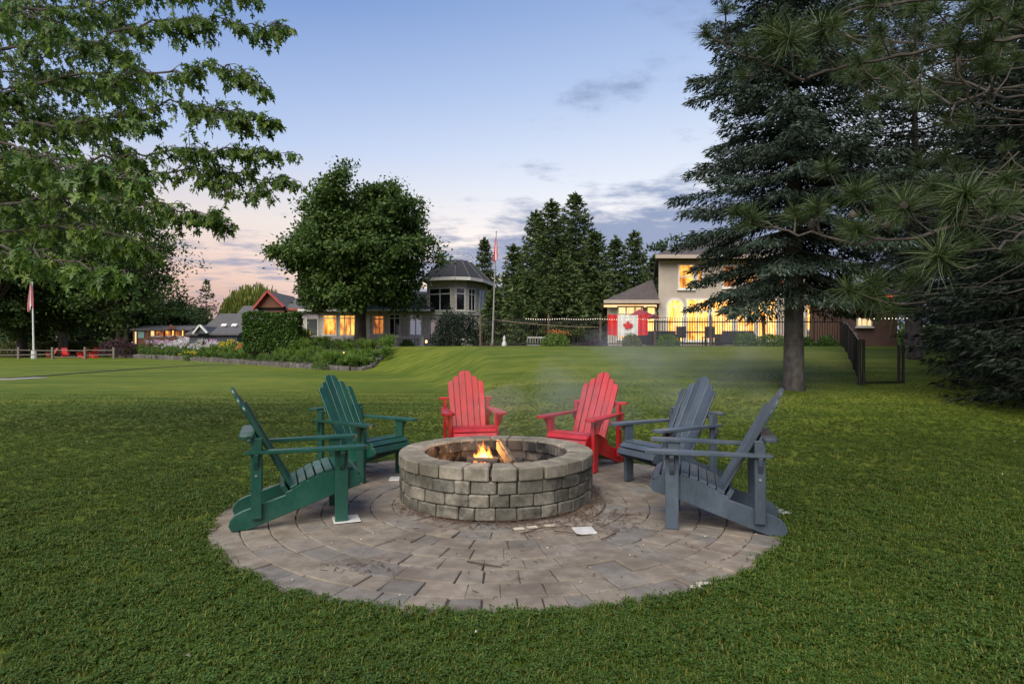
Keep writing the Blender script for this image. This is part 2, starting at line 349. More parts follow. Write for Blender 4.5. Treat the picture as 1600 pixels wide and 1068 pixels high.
# ------------------------------------------------------------------ paved circle
def stone_mat(name, stops, moss=None, cont=1.3, rough=.85, b1=.5, soot=False):
    "concrete or stone block, a tint for each block"
    m, nt, b, o = new_mat(name); b.inputs['Roughness'].default_value = rough; b.inputs['Specular IOR Level'].default_value = .25
    oi = N(nt, 'ShaderNodeObjectInfo'); g = N(nt, 'ShaderNodeNewGeometry')
    rd = mth(nt, 'FRACT', mth(nt, 'ADD', oi.outputs['Random'], g.outputs['Random Per Island']))
    r = ramp(nt, stops); L(nt, rd, r.inputs[0]); c = r.outputs[0]
    v = coords(nt, (1, 1, 1), 'Object'); gr = noise(nt, v, 140, 3, .7); bl = noise(nt, v, 9, 5, .65); bl2 = noise(nt, v, 2.3, 4, .6)
    c = mixc(nt, mth(nt, 'MULTIPLY', gr, .42), c, (.26, .24, .21), 'MIX')
    hv = N(nt, 'ShaderNodeHueSaturation'); L(nt, c, hv.inputs['Color']); L(nt, mth(nt, 'ADD', mth(nt, 'MULTIPLY', bl, cont), 1-cont*.5, ), hv.inputs['Value']); c = hv.outputs[0]
    if moss:
        k = N(nt, 'ShaderNodeMapRange'); L(nt, bl2, k.inputs[0]); k.inputs[1].default_value = .46; k.inputs[2].default_value = .66; k.inputs[4].default_value = .75
        c = mixc(nt, k.outputs[0], c, moss)
    if soot:
        k2 = N(nt, 'ShaderNodeMapRange'); L(nt, bl, k2.inputs[0]); k2.inputs[1].default_value = .54; k2.inputs[2].default_value = .66; k2.inputs[4].default_value = .8
        c = mixc(nt, k2.outputs[0], c, (.26, .225, .21))
        k3 = N(nt, 'ShaderNodeMapRange'); L(nt, noise(nt, v, 5, 4, .6), k3.inputs[0]); k3.inputs[1].default_value = .46; k3.inputs[2].default_value = .58
        c = mixc(nt, k3.outputs[0], c, (.012, .011, .011))
    L(nt, c, b.inputs['Base Color'])
    h = mth(nt, 'ADD', mth(nt, 'MULTIPLY', gr, .5), bl); bump(nt, b, h, b1, .010)
    return m
M_PAVER = stone_mat('paver_concrete', [(0, (.152, .122, .094)), (.3, (.205, .166, .126)), (.55, (.172, .143, .112)), (.72, (.120, .115, .110)), (.88, (.21, .165, .128)), (1, (.15, .12, .10))], moss=(.11, .085, .065), b1=.35)
M_SAND = simple('joint_sand', (.055, .045, .035), (.085, .07, .055), .95, 30, .4)
patio = MB().lathe((PATIO_C[0], PATIO_C[1], -.09), [(PATIO_R-.02, 0), (PATIO_R-.02, .082)], 72).build('patio', M_SAND); props(patio, kind='structure')
cells = []
rings = [(.72, .92), (.92, 1.10), (1.10, 1.29), (1.29, 1.49), (1.49, 1.68), (1.68, 1.88), (1.88, 2.08), (2.08, PATIO_R)]
for k, (ra, rb) in enumerate(rings):
    a = random.uniform(0, 6.28); end = a+2*math.pi; rm = (ra+rb)/2
    while a < end-1e-6:
        wd = random.choice((.15, .21, .21, .25, .27, .18))*(1.0 if rb < PATIO_R else .9)
        da = wd/rm
        if end-a-da < .11/rm: da = end-a
        cells.append((ra, rb, a, a+da)); a += da
def paver_geo(c):
    ra, rb, a0, a1 = c; g = .0022; am = (a0+a1)/2
    n = 2; top, zt, th = [], .006+random.uniform(-.004, .005), .05
    ga, gb = g/ra, g/rb; j = lambda s=.0075: random.uniform(-s, s)
    pts = [(ra+g+j(), a0+ga+j()/ra), (ra+g+j(.002), am), (ra+g+j(), a1-ga+j()/ra), (rb-g+j(), a1-gb+j()/rb), (rb-g+j(.002), am), (rb-g+j(), a0+gb+j()/rb)]
    tx, ty = random.uniform(-.012, .012), random.uniform(-.012, .012)
    cx_, cy2 = PATIO_C[0]+(ra+rb)/2*math.cos(am), PATIO_C[1]+(ra+rb)/2*math.sin(am)
    V = []
    for inset, z in ((0, zt-th), (0, zt-.009), (.003, zt-.003), (.010, zt)):
        for r_, a_ in pts:
            x, y = PATIO_C[0]+r_*math.cos(a_), PATIO_C[1]+r_*math.sin(a_)
            dx, dy = cx_-x, cy2-y; l = math.hypot(dx, dy); x += dx/l*inset; y += dy/l*inset
            V.append((x, y, z+(x-cx_)*tx+(y-cy2)*ty))
    n = 6; Fc = []
    for q in range(3):
        for i in range(n): Fc.append((q*n+i, q*n+(i+1) % n, (q+1)*n+(i+1) % n, (q+1)*n+i))
    Fc.append(tuple(3*n+i for i in range(n)))
    return V, Fc
def cell_key(c):
    am = (c[2]+c[3])/2; rm = (c[0]+c[1])/2; return PATIO_C[1]+rm*math.sin(am)
cells.sort(key=cell_key)
rest = MB()
for i, c in enumerate(cells):
    V, Fc = paver_geo(c)
    if i < 300:
        m_ = MB(); m_.add(V, Fc); m_.build('paver', M_PAVER, patio, smooth=False)
    else: rest.add(V, Fc)
if rest.v: props(rest.build('far_pavers', M_PAVER, patio), kind='stuff')

# ------------------------------------------------------------------ fire pit of stone blocks
M_BLOCK = stone_mat('wall_block', [(0, (.115, .105, .082)), (.35, (.165, .152, .120)), (.6, (.085, .082, .066)), (.8, (.205, .185, .145)), (1, (.13, .12, .098))], moss=(.030, .029, .021), b1=1.0, cont=3.6)
M_CAP = stone_mat('cap_block', [(0, (.20, .175, .135)), (.5, (.25, .22, .17)), (1, (.18, .165, .13))], moss=(.10, .09, .065), b1=1.0, cont=2.4)
M_INNER = stone_mat('scorched_block', [(0, (.03, .026, .025)), (.4, (.065, .052, .048)), (.7, (.018, .016, .016)), (1, (.15, .12, .105))], moss=(.009, .008, .008), b1=1.0, cont=2.0, soot=True)
pit = empty('fire_pit', (*PIT_C, 0), 'round fire pit built of grey stone blocks in the middle of the paved circle', 'fire pit')
RO, RI, CH = .865, .655, .102
def block(name, r0, r1, a0, a1, z0, z1, m, rag=.009, bev=.009):
    mb = MB(); V = []
    am = (a0+a1)/2; jz = random.uniform(-.003, .003)
    for z in (z0, z1+jz):
        for r_, a_ in ((r0, a0), (r0, am), (r0, a1), (r1, a1), (r1, am), (r1, a0)):
            r2 = r_+random.uniform(-rag, rag); V.append((PIT_C[0]+r2*math.cos(a_), PIT_C[1]+r2*math.sin(a_), z))
    mb.add(V, [(5, 4, 3, 2, 1, 0), (6, 7, 8, 9, 10, 11)]+[(i, (i+1) % 6, 6+(i+1) % 6, 6+i) for i in range(6)])
    return mb.build(name, m, pit, bevel=bev)
for cse in range(3):                                        # three running courses
    a = (.05, .17, .01)[cse]; end = a+2*math.pi
    while a < end-1e-6:
        da = random.choice((.19, .225, .235, .245, .15))
        if end-a-da < .13: da = end-a
        g = random.choice((.002, .002, .003, .004, .009))
        block('wall_block', RO-.14, RO+random.uniform(-.008, .006), a+g, a+da-g, cse*CH, (cse+1)*CH-.003, M_BLOCK); a += da
# the top course, its joints opening outwards; a wide joint stands before the fire
n_cap = 25; gap = -math.pi/2-.025
for k in range(n_cap):
    a0 = gap+2*math.pi*k/n_cap; a1 = a0+2*math.pi/n_cap
    g0 = .014 if k == 0 else .006; g1 = .014 if k == n_cap-1 else random.choice((.005, .009, .012))
    block('cap_block', RI-.008, RO+.012+random.uniform(-.005, .008), a0+g0, a1-g1, 3*CH, 4*CH+.004, M_CAP, .004, .010)
for cse in range(4):
    n = 18
    for k in range(n):
        a0 = 2*math.pi*(k+.5*(cse % 2)+.2)/n
        if cse == 3: continue
        block('inner_block', RI-.0+.0, RO-.15, a0+.006, a0+2*math.pi/n-.006, cse*CH, (cse+1)*CH-.003, M_INNER, .008)
# scorched inner faces of the caps
for k in range(n_cap):
    a0 = gap+2*math.pi*k/n_cap; a1 = a0+2*math.pi/n_cap
    if k in (0, n_cap-1): continue
    block('cap_lining', RI-.030, RI-.016, a0+.012, a1-.012, 3*CH, 4*CH-.012, M_INNER, .003, .003)
M_ASH = simple('ash', (.10, .09, .085), (.03, .027, .026), .95, 8, .8)
ash = MB().lathe((*PIT_C, .0), [(RI+.02, .02), (RI+.02, .17), (.45, .20), (.25, .255), (.08, .27)], 28).build('ash_bed', M_ASH, pit)
M_BARK = simple('log_bark', (.12, .085, .055), (.035, .026, .02), .9, 5, 1.0, (1, 1, .15), lo=.4, hi=.6, bsc=18)
M_SPLIT = simple('split_wood', (.24, .145, .075), (.07, .045, .03), .85, 9, .6, (1, 1, .12), lo=.42, hi=.58)
M_CHAR = simple('charred_wood', (.02, .017, .015), (.05, .04, .035), .9, 12, .9)
M_EMBER = glow('ember', (.25, .02, .0), (1, .22, .03), 2.2, 14)
def log(name, a, b, r, label, m=M_BARK, split=False):
    a, b = Vector(a), Vector(b); d = (b-a); t = empty(name, a, label, 'log', None)
    mb = MB(); nseg = 6; dn = d.normalized(); u = dn.cross(Vector((0, 0, 1))).normalized(); v = u.cross(dn)
    nn = 11
    prof = [(math.cos(2*math.pi*k/nn)*(1 if not split or math.cos(2*math.pi*k/nn) > -.35 else .42)*random.uniform(.88, 1.1), math.sin(2*math.pi*k/nn)*random.uniform(.9, 1.08)) for k in range(nn)]
    for i in range(nseg+1):
        c = a+d*i/nseg+u*random.uniform(-.004, .004)
        for px_, py_ in prof: mb.v.append(tuple(c+(u*px_+v*py_)*r*random.uniform(.96, 1.04)))
    for i in range(nseg):
        for k in range(nn):
            mb.f.append((i*nn+k, i*nn+(k+1) % nn, (i+1)*nn+(k+1) % nn, (i+1)*nn+k)); mb.mi.append(0)
    mb.build('bark', m, t)
    for e, s_ in ((a, -1), (b, 1)):
        c = e+dn*.002*s_; e_ = MB(); e_.add([c+(u*p[0]+v*p[1])*r*.98 for p in prof]+[c-dn*.01*s_+(u*p[0]+v*p[1])*r*.9 for p in prof], [tuple(range(nn)), tuple(range(2*nn-1, nn-1, -1))]); e_.build('cut_end', M_SPLIT if m is M_BARK else M_CHAR, t)
    if split:
        f_ = MB(); pts = [p for p in prof if p[0] < -.1]
        f_.obox(a+d*.5-u*r*.40, dn*d.length*.47, u*.010, v*r*.72); f_.build('split_face', M_SPLIT, t, bevel=.004)
    return t
log('log', (.010, 5.20, .325), (-.120, 5.74, .425), .056, 'split log with brown bark leaning up beside the flames in the pit', split=True)
log('log', (-.40, 5.50, .305), (-.12, 5.42, .315), .043, 'short charred log lying flat right under the flames', M_CHAR)
log('log', (-.36, 5.72, .28), (.10, 5.62, .275), .045, 'thin blackened log lying across the ash behind the flames', M_CHAR)
EMB = MB()
for q in range(26):
    a, r_ = random.uniform(0, 6.28), random.uniform(0, .13); x, y = -.25+r_*math.cos(a), 5.52+r_*math.sin(a); s_ = random.uniform(.008, .02)
    EMB.obox((x, y, .27+random.uniform(0, .05)), Vector((s_, 0, 0)), Vector((0, s_, 0)), Vector((0, 0, s_*.7)))
e_ = EMB.build('embers', M_EMBER); props(e_, 'small glowing embers heaped under the flames in the ash', 'embers', kind='stuff')
# flames: tongues that glow by themselves, hot at the foot and redder at the tip
m, nt, b, o = new_mat('flame'); nt.nodes.remove(b)
v = coords(nt, (1, 1, 1), 'Generated'); sp_ = N(nt, 'ShaderNodeSeparateXYZ'); L(nt, v, sp_.inputs[0])
nz = noise(nt, coords(nt, (1, 1, .45)), 26, 3); hgt = mth(nt, 'ADD', sp_.outputs[2], mth(nt, 'MULTIPLY', mth(nt, 'SUBTRACT', nz, .5), .55))
r = ramp(nt, [(0, (1, .42, .08)), (.25, (1, .62, .22)), (.55, (1, .36, .05)), (.9, (.9, .14, .01))]); L(nt, hgt, r.inputs[0])
em = N(nt, 'ShaderNodeEmission'); L(nt, r.outputs[0], em.inputs[0]); em.inputs[1].default_value = 3.0
tr_ = N(nt, 'ShaderNodeBsdfTransparent'); mx = N(nt, 'ShaderNodeMixShader')
al = ramp(nt, [(0, (.85,)*3), (.45, (.7,)*3), (.75, (.25,)*3), (1.0, (0, 0, 0))]); L(nt, hgt, al.inputs[0])
L(nt, al.outputs[0], mx.inputs[0]); L(nt, tr_.outputs[0], mx.inputs[1]); L(nt, em.outputs[0], mx.inputs[2]); L(nt, mx.outputs[0], o.inputs[0])
M_FLAME = m
fire = empty('fire', (-.255, 5.55, .30), 'small orange campfire flames burning inside the stone ring', 'fire')
for (x, y, h, r_, lean) in ((0, 0, .20, .044, .005), (-.04, .01, .14, .038, -.016), (.036, -.005, .17, .036, .010), (.010, .02, .25, .026, -.010), (-.07, 0, .09, .032, -.02), (.065, .01, .11, .028, .015), (-.018, -.02, .22, .024, -.012)):
    fm = MB(); pts, rr = [], []
    for k in range(8):
        t = k/7; pts.append((-.255+x*.68+lean*t*2+.009*math.sin(t*7+x*90), 5.50+y*.7+.006*math.cos(t*6), .325+.72*h*t)); rr.append(.60*r_*(.55+1.5*t*(1-t)*1.35)*(1-t)**.55+.0008)
    fm.tube(pts, rr, 8); fm.build('flame', M_FLAME, fire, smooth=True)
ld = bpy.data.lights.new('fire_light', 'POINT'); ld.energy = 10; ld.color = (1, .46, .14); ld.shadow_soft_size = .07
lo_ = bpy.data.objects.new('fire_light', ld); COL.objects.link(lo_); lo_.parent = fire; lo_.location = (0, 0, .14)

# ------------------------------------------------------------------ deck chairs with fan backs
def paint(name, c, rough=.34):
    m, nt, b, o = new_mat(name); v = coords(nt); n = noise(nt, coords(nt, (1, 1, 1)), 5, 5, .6); n2 = noise(nt, coords(nt, (22, 22, 4)), 5, 4)
    c2 = tuple(x*.72+.004 for x in c); c3 = tuple(min(1, x*1.15+.012) for x in c)
    r = ramp(nt, [(.3, c2), (.55, c), (.8, c3)]); oi_ = N(nt, 'ShaderNodeObjectInfo'); L(nt, mth(nt, 'ADD', n, mth(nt, 'MULTIPLY_ADD', oi_.outputs['Random'], .36, -.18)), r.inputs[0]); L(nt, r.outputs[0], b.inputs['Base Color'])
    rr = ramp(nt, [(.3, (rough-.06,)*3), (.7, (rough+.14,)*3)]); L(nt, n, rr.inputs[0]); L(nt, rr.outputs[0], b.inputs['Roughness'])
    gv_ = N(nt, 'ShaderNodeHueSaturation'); L(nt, mth(nt, 'MULTIPLY_ADD', n2, .7, .65), gv_.inputs['Value']); dirt = noise(nt, coords(nt, (1, 1, 1)), 16, 6, .7); dk = N(nt, 'ShaderNodeMapRange'); L(nt, dirt, dk.inputs[0]); dk.inputs[1].default_value = .60; dk.inputs[2].default_value = .78; dk.inputs[4].default_value = .45
    L(nt, mixc(nt, dk.outputs[0], r.outputs[0], tuple(x*.45+.05 for x in c)), gv_.inputs['Color'])
    pg_ = N(nt, 'ShaderNodeNewGeometry'); pw_ = N(nt, 'ShaderNodeMapRange'); L(nt, pg_.outputs['Pointiness'], pw_.inputs[0]); pw_.inputs[1].default_value = .56; pw_.inputs[2].default_value = .66; pw_.inputs[4].default_value = .10
    L(nt, mixc(nt, mth(nt, 'MULTIPLY', pw_.outputs[0], mth(nt, 'MULTIPLY', dirt, 1.4)), gv_.outputs[0], tuple(min(1, x*.8+.13) for x in c)), b.inputs['Base Color'])
    b.inputs['Coat Weight'].default_value = .10; b.inputs['Coat Roughness'].default_value = .22
    bump(nt, b, n2, .22, .003); return m
M_GREEN = paint('green_paint', (.005, .062, .041)); M_RED = paint('red_paint', (.41, .008, .014)); M_GREY = paint('slate_paint', (.052, .071, .096))
M_BOLT = simple('zinc_bolt', (.5, .5, .5), None, .35, 8, metal=.8)
def make_chair(M, label):
    t = empty('adirondack_chair', (0, 0, 0), label, 'chair', 'chairs around the fire pit')
    bv = .0035
    rail = [(-.77, 0), (-.66, 0), (.00, .225), (.135, .262), (.158, .29), (.142, .335), (.10, .378), (.04, .398), (-.06, .392), (-.17, .362), (-.27, .318), (-.365, .268), (-.395, .255), (-.405, .232), (-.70, .140), (-.745, .118), (-.775, .085), (-.79, .04)]
    for s in (-1, 1): MB().prism(rail, 0, s*.232-.016, s*.232+.016).build('side_rail', M, t, bevel=bv)
    for s in (-1, 1): MB().box(s*.270-.0195, s*.270+.0195, -.048, .048, 0, .556).build('front_leg', M, t, bevel=bv)
    for s in (-1, 1): MB().box(s*.270-.0195, s*.270+.0195, -.640, -.566, .085, .672).build('rear_post', M, t, bevel=bv)
    # arms: broad paddles, tapering to the back
    for s in (-1, 1):
        arm = [(.232, .125), (.240, .165), (.265, .188), (.310, .195), (.350, .183), (.372, .150), (.376, .09), (.366, -.08), (.345, -.30), (.322, -.50), (.316, -.66), (.306, -.685), (.258, -.685), (.250, -.66), (.250, -.50), (.246, -.25), (.236, -.05)]
        MB().prism([(s*x, y) for x, y in arm], 2, .557, .582).build('armrest', M, t, bevel=.005, seg=2)
    for s in (-1, 1):                                       # scrolled bracket under the arm
        br = [(.290, .556), (.362, .556), (.362, .535), (.350, .520), (.336, .500), (.330, .470), (.322, .440), (.308, .415), (.290, .40)]
        MB().prism([(s*x, z) for x, z in br], 1, -.016, .016).build('arm_bracket', M, t, bevel=.002)
        rb = [(.290, .556), (.325, .556), (.318, .50), (.300, .46), (.290, .44)]
        MB().prism([(s*x, z) for x, z in rb], 1, -.619, -.589).build('rear_bracket', M, t, bevel=.002)
        MB().tube([(s*.288, -.603, .40), (s*.298, -.603, .40)], .010, 8).build('bolt', M_BOLT, t)
    # seat slats follow the curve of the rails
    path = [Vector((0, y, z)) for y, z in rail[5:12]]; path = [Vector((0, .156, .285))]+path
    seg = [(path[i+1]-path[i]).length for i in range(len(path)-1)]; tot = sum(seg)
    def on(d):
        for i, l in enumerate(seg):
            if d <= l or i == len(seg)-1:
                return path[i].lerp(path[i+1], d/l), (path[i+1]-path[i]).normalized()
            d -= l
    ns_ = 9; wd = tot/ns_
    for k in range(ns_):
        p, d = on((k+.5)*wd); p0, _ = on(max(.0, k*wd)); p1, _ = on(min(tot, (k+1)*wd)); d = (p1-p0).normalized()
        nrm = Vector((1, 0, 0)).cross(d); nrm = nrm if nrm.z > 0 or (abs(nrm.z) < .3 and nrm.y > 0) else -nrm
        MB().obox((p0+p1)/2+nrm*.0105, Vector((.249, 0, 0)), d*(wd/2-.0042), nrm*.010).build('seat_slat', M, t, bevel=.003)
    # back: six slats in a stepped fan
    base = Vector((0, -.352, .255)); up = Vector((0, -.478, .878)).normalized(); n = Vector((0, up.z, -up.y))
    def bp(x, l, dd): return base+up*l+n*dd+Vector((x, 0, 0))
    tops = [.735, .803, .880]; wb, wt = [.066, .068, .078], [.072, .074, .086]
    for s in (-1, 1):
        xb, xt = .0, .0
        for q in (2, 1, 0):
            h = tops[q]; x0b, x1b = xb+.0034, xb+wb[q]-.0034; x0t, x1t = xt+.0034, xt+wt[q]-.0034
            xb += wb[q]; xt += wt[q]; w_ = x1t-x0t; r_ = w_*.62
            prof = [(x0b, 0), (x1b, 0), (x1t, h-r_*1.15), (x1t-w_*.05, h-r_*.70), (x1t-w_*.18, h-r_*.36), (x1t-w_*.42, h-r_*.09), (x1t-w_*.72, h+(.004 if q == 2 else -.002)), (x0t, h+(.010 if q == 2 else -.002))]
            mb = MB(); m_ = len(prof)
            curve = .016*((q-2)/2.0)**2*1.0
            vs = [bp(s*x, l, .0+curve) for x, l in prof]+[bp(s*x, l, -.019+curve) for x, l in prof]
            mb.add(vs, [tuple(range(m_)), tuple(range(2*m_-1, m_-1, -1))]+[(i, (i+1) % m_, m_+(i+1) % m_, m_+i) for i in range(m_)])
            mb.build('back_slat', M, t, bevel=.0028)
    # cross pieces behind the back
    c = bp(0, .49, -.035); MB().obox(c, Vector((.215, 0, 0)), up*.030, n*.014).build('back_rail', M, t, bevel=.003)
    shelf = [(-.30, -.622), (-.335, -.632), (-.345, -.665), (-.335, -.705), (-.30, -.72), (.30, -.72), (.335, -.705), (.345, -.665), (.335, -.632), (.30, -.622)]
    MB().prism(shelf, 2, .673, .698).build('cross_rail', M, t, bevel=.004)
    c = bp(0, .03, -.040); MB().obox(c, Vector((.214, 0, 0)), up*.042, n*.018).build('back_rail', M, t, bevel=.003)
    return t
def place(t, front, facing):
    a = math.atan2(facing[1], facing[0])-math.pi/2
    t.location = (front[0], front[1], .010); t.rotation_euler = (0, 0, a)
green = make_chair(M_GREEN, 'dark green wooden slatted chair standing nearest the lawn edge, seen from its side')
red = make_chair(M_RED, 'red wooden slatted chair seen straight from the front behind the flames')
grey = make_chair(M_GREY, 'slate grey wooden slatted chair seen from its side in front of its grey twin')
green2, red2, grey2 = copy_tree(green), copy_tree(red), copy_tree(grey)
green2['label'] = 'dark green wooden slatted chair standing behind its green twin, back turned to the house'
red2['label'] = 'red wooden slatted chair turned sideways next to the grey chairs'
grey2['label'] = 'slate grey wooden slatted chair between the red chair and its grey twin'
place(green, (-1.405, 4.91), (.93, .365)); place(green2, (-1.34, 6.23), (.84, -.545))
place(red, (-.45, 7.10), (.21, -.975)); place(red2, (.657, 6.62), (-.57, -.82))
place(grey2, (1.305, 5.86), (-.86, -.50)); place(grey, (1.255, 4.735), (-.958, .285))

# ------------------------------------------------------------------ small things on the paving
M_WTILE = simple('white_stone', (.55, .54, .52), (.42, .41, .39), .7, 12, .2)
def tile(px, py, s, rot, label, th=.014):
    Y = 950*1.35/(py-541); x = (px-800)/950*Y; u = Vector((math.cos(rot), math.sin(rot), 0))*s; v = Vector((-math.sin(rot), math.cos(rot), 0))*s
    t = MB().obox((x, Y, .010+th/2), u, v, Vector((0, 0, th/2))).build('stone_tile', M_WTILE, None, bevel=.003); t['group'] = 'pale tiles lying on the paving'; return props(t, label, 'tile')
tile(913, 832, .075, .15, 'small white square tile lying alone on the paving in front of the pit')
tile(622, 750, .085, .1, 'pale tile on the paving between a green chair and the pit')
tile(541, 813, .10, .38, 'pale tile under the front leg of the nearest green chair', .006)
tile(1212, 801, .09, .3, 'pale tile behind the grey chair at the lawn edge')
M_TWIG = simple('dry_litter', (.10, .05, .03), (.045, .028, .02), .9, 8)
M_CHIP = simple('pale_chip', (.55, .50, .42), (.38, .32, .25), .8, 8)
lit = MB()
def litter(cx_, cy2, sx_, sy_, n, lmin=.015, lmax=.05, r_=.0016):
    for q in range(n):
        x, y = random.gauss(cx_, sx_), random.gauss(cy2, sy_)
        if math.hypot(x-PIT_C[0], y-PIT_C[1]) < RO+.02 or math.hypot(x-PATIO_C[0], y-PATIO_C[1]) > PATIO_R-.05: continue
        a = random.uniform(0, 6.28); l = random.uniform(lmin, lmax); z = .013+random.uniform(0, .006)
        lit.tube([(x, y, z), (x+l*.5*math.cos(a), y+l*.5*math.sin(a), z+random.uniform(0, .008)), (x+l*math.cos(a+.4), y+l*math.sin(a+.4), z)], r_*random.uniform(.6, 1.4), 4)
for q in range(560):                                        # swept against the foot of the pit
    a = random.uniform(-2.7, .35); r_ = RO+.02+abs(random.gauss(0, .05)); litter(PIT_C[0]+r_*math.cos(a), PIT_C[1]+r_*math.sin(a), .01, .01, 1)
for cx_, cy2, s1, s2, n in ((.55, 4.80, .10, .10, 170), (.18, 4.57, .2, .05, 110), (.70, 4.50, .16, .12, 80), (.85, 4.80, .08, .1, 60), (-.25, 4.55, .22, .05, 60), (.1, 4.3, .8, .3, 60), (-.9, 3.7, .13, .06, 70), (.2, 3.6, .9, .3, 50), (.72, 5.2, .07, .12, 60)):
    litter(cx_, cy2, s1, s2, n)
props(lit.build('dry_litter', M_TWIG), 'brown dry needles and twig bits swept against the pit and over the paving', 'litter', kind='stuff')
tw = MB()
for a, b_ in (((.06, 4.33), (.42, 4.52)), ((.30, 4.40), (.50, 4.30)), ((-.62, 4.72), (-.40, 4.60)), ((.62, 4.20), (.78, 4.42)), ((-.28, 3.78), (-.06, 3.68))):
    tw = MB(); m_ = ((a[0]+b_[0])/2+random.uniform(-.03, .03), (a[1]+b_[1])/2+random.uniform(-.03, .03))
    tw.tube([(*a, .018), (*m_, .024), (*b_, .017)], [.004, .0048, .0025], 5)
    t = tw.build('twig', M_TWIG); props(t, 'thin dry brown twig lying on the paving near the pit', 'twig', 'twigs fallen on the paving')
ch = MB()
for q in range(24):
    a, r_ = random.uniform(-3.0, .1), random.uniform(.95, 2.2); x, y = PATIO_C[0]+r_*math.cos(a), PATIO_C[1]+r_*math.sin(a)
    s_ = random.uniform(.003, .008); rr = random.uniform(0, 6)
    ch.obox((x, y, .014), Vector((math.cos(rr), math.sin(rr), 0))*s_, Vector((-math.sin(rr), math.cos(rr), 0))*s_*.6, Vector((0, 0, .0025)))
for x, y in ((.15, 4.50), (.28, 4.54), (.05, 4.46), (1.08, 3.43), (1.03, 3.38)):
    ch.obox((x, y, .015), Vector((.035, .01, 0)), Vector((-.006, .018, 0)), Vector((0, 0, .004)))
props(ch.build('pale_chips', M_CHIP), 'tiny pale wood chips and petals scattered over the paving', 'chips', kind='stuff')
# ------------------------------------------------------------------ growing things
def unit(a): return a/np.maximum(np.linalg.norm(a, axis=-1, keepdims=True), 1e-9)
def rhombi(Pt, D, Sd, Ln, Wd, bend=None, f=.42):
    "leaf-like four-cornered blades; arrays of base point, direction, side vector, length, half width"
    Pt, D, Sd = np.asarray(Pt), unit(np.asarray(D)), np.asarray(Sd)
    Sd = unit(Sd-D*np.sum(Sd*D, -1, keepdims=True)); Ln = np.asarray(Ln)[:, None]; Wd = np.asarray(Wd)[:, None]
    nn = np.cross(D, Sd); mid = Pt+D*Ln*f
    k = 0 if bend is None else bend
    V = np.stack([Pt, mid+Sd*Wd+nn*Ln*k, Pt+D*Ln, mid-Sd*Wd+nn*Ln*k], 1)
    return V.reshape(-1, 3), np.arange(len(Pt)*4).reshape(-1, 4)
def rdir(n): return unit(rng.normal(size=(n, 3)))
MAPLE_2D = np.array([(0, 0), (.04, .12), (.26, -.04), (.20, .12), (.09, .24), (.44, .34), (.34, .40), (.40, .56), (.22, .48), (.09, .46), (.20, .74), (.10, .74), (0, 1.05)])
MAPLE_2D = np.concatenate([MAPLE_2D, MAPLE_2D[1:-1][::-1]*np.array([-1, 1])])
def lobed(Pt, D, Nn, size, droop=.18):
    "five-lobed leaves as triangle fans, folded a little along the midrib"
    D = unit(np.asarray(D)); Sd = unit(np.cross(D, Nn)); Nn = np.cross(Sd, D); K = len(MAPLE_2D); n = len(Pt)
    x, y = MAPLE_2D[:, 0], MAPLE_2D[:, 1]; size = np.asarray(size)[:, None, None]
    fold = np.abs(x)*.35-y*y*droop
    V = Pt[:, None, :]+size*(Sd[:, None, :]*x[None, :, None]+D[:, None, :]*y[None, :, None]+Nn[:, None, :]*fold[None, :, None])
    c = Pt[:, None, :]+size*(D[:, None, :]*.42-Nn[:, None, :]*.02)
    V = np.concatenate([V, c], 1)
    i = np.arange(K); T = np.stack([np.full(K, K), i, (i+1) % K], 1)
    F = (T[None]+(np.arange(n)*(K+1))[:, None, None]).reshape(-1, 3)
    return V.reshape(-1, 3), F
def merge(parts):
    V, F, b = [], [], 0
    for v, f in parts: V.append(v); F.append(f+b); b += len(v)
    return np.concatenate(V), np.concatenate(F)
M_TRUNK = simple('tree_bark', (.085, .068, .054), (.035, .028, .023), .9, 6, 1.0, (1, 1, .25), bsc=22)
M_TRUNK_PALE = simple('pale_bark', (.20, .16, .125), (.09, .07, .055), .9, 6, .9, (1, 1, .2), bsc=18)
M_TRUNK_SPRUCE = simple('spruce_bark', (.105, .092, .085), (.05, .043, .04), .95, 9, 1.0, (1, 1, .6), bsc=26)
M_LEAF_DARK = leafmat('maple_leaves', (.032, .070, .015), (.066, .120, .025), (.135, .19, .04), .34)
M_LEAF_FAR = leafmat('far_leaves', (.020, .045, .011), (.042, .078, .017), (.075, .115, .026), .25)
M_LEAF_BRIGHT = leafmat('near_maple_leaves', (.042, .090, .012), (.085, .158, .020), (.18, .25, .034), .48, .45, .35)
M_WILLOW = leafmat('willow_leaves', (.10, .13, .02), (.16, .19, .03), (.22, .24, .05), .3)
M_SPRUCE = leafmat('spruce_needles', (.014, .026, .016), (.030, .050, .032), (.072, .100, .076), .05, .6)
M_SPRUCE_FAR = leafmat('far_spruce_needles', (.024, .046, .014), (.052, .082, .021), (.10, .13, .034), .10, .6)
M_PINE = leafmat('pine_needles', (.023, .042, .010), (.045, .077, .018), (.095, .125, .034), .20, .45, .4, inst=True)
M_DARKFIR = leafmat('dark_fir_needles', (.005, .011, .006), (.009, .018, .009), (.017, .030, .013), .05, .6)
M_HEDGE = leafmat('hedge_leaves', (.032, .078, .014), (.064, .13, .022), (.10, .17, .035), .2)
M_HEDGE_PALE = leafmat('pale_hedge_leaves', (.08, .11, .03), (.14, .16, .05), (.19, .21, .07), .2)
M_PURPLE = leafmat('purple_leaves', (.028, .010, .016), (.05, .018, .026), (.07, .03, .035), .15)
M_SHRUB = leafmat('shrub_leaves', (.05, .11, .02), (.10, .17, .03), (.16, .22, .05), .25)
M_LILY = leafmat('lily_blades', (.065, .135, .018), (.12, .205, .03), (.19, .27, .05), .3)
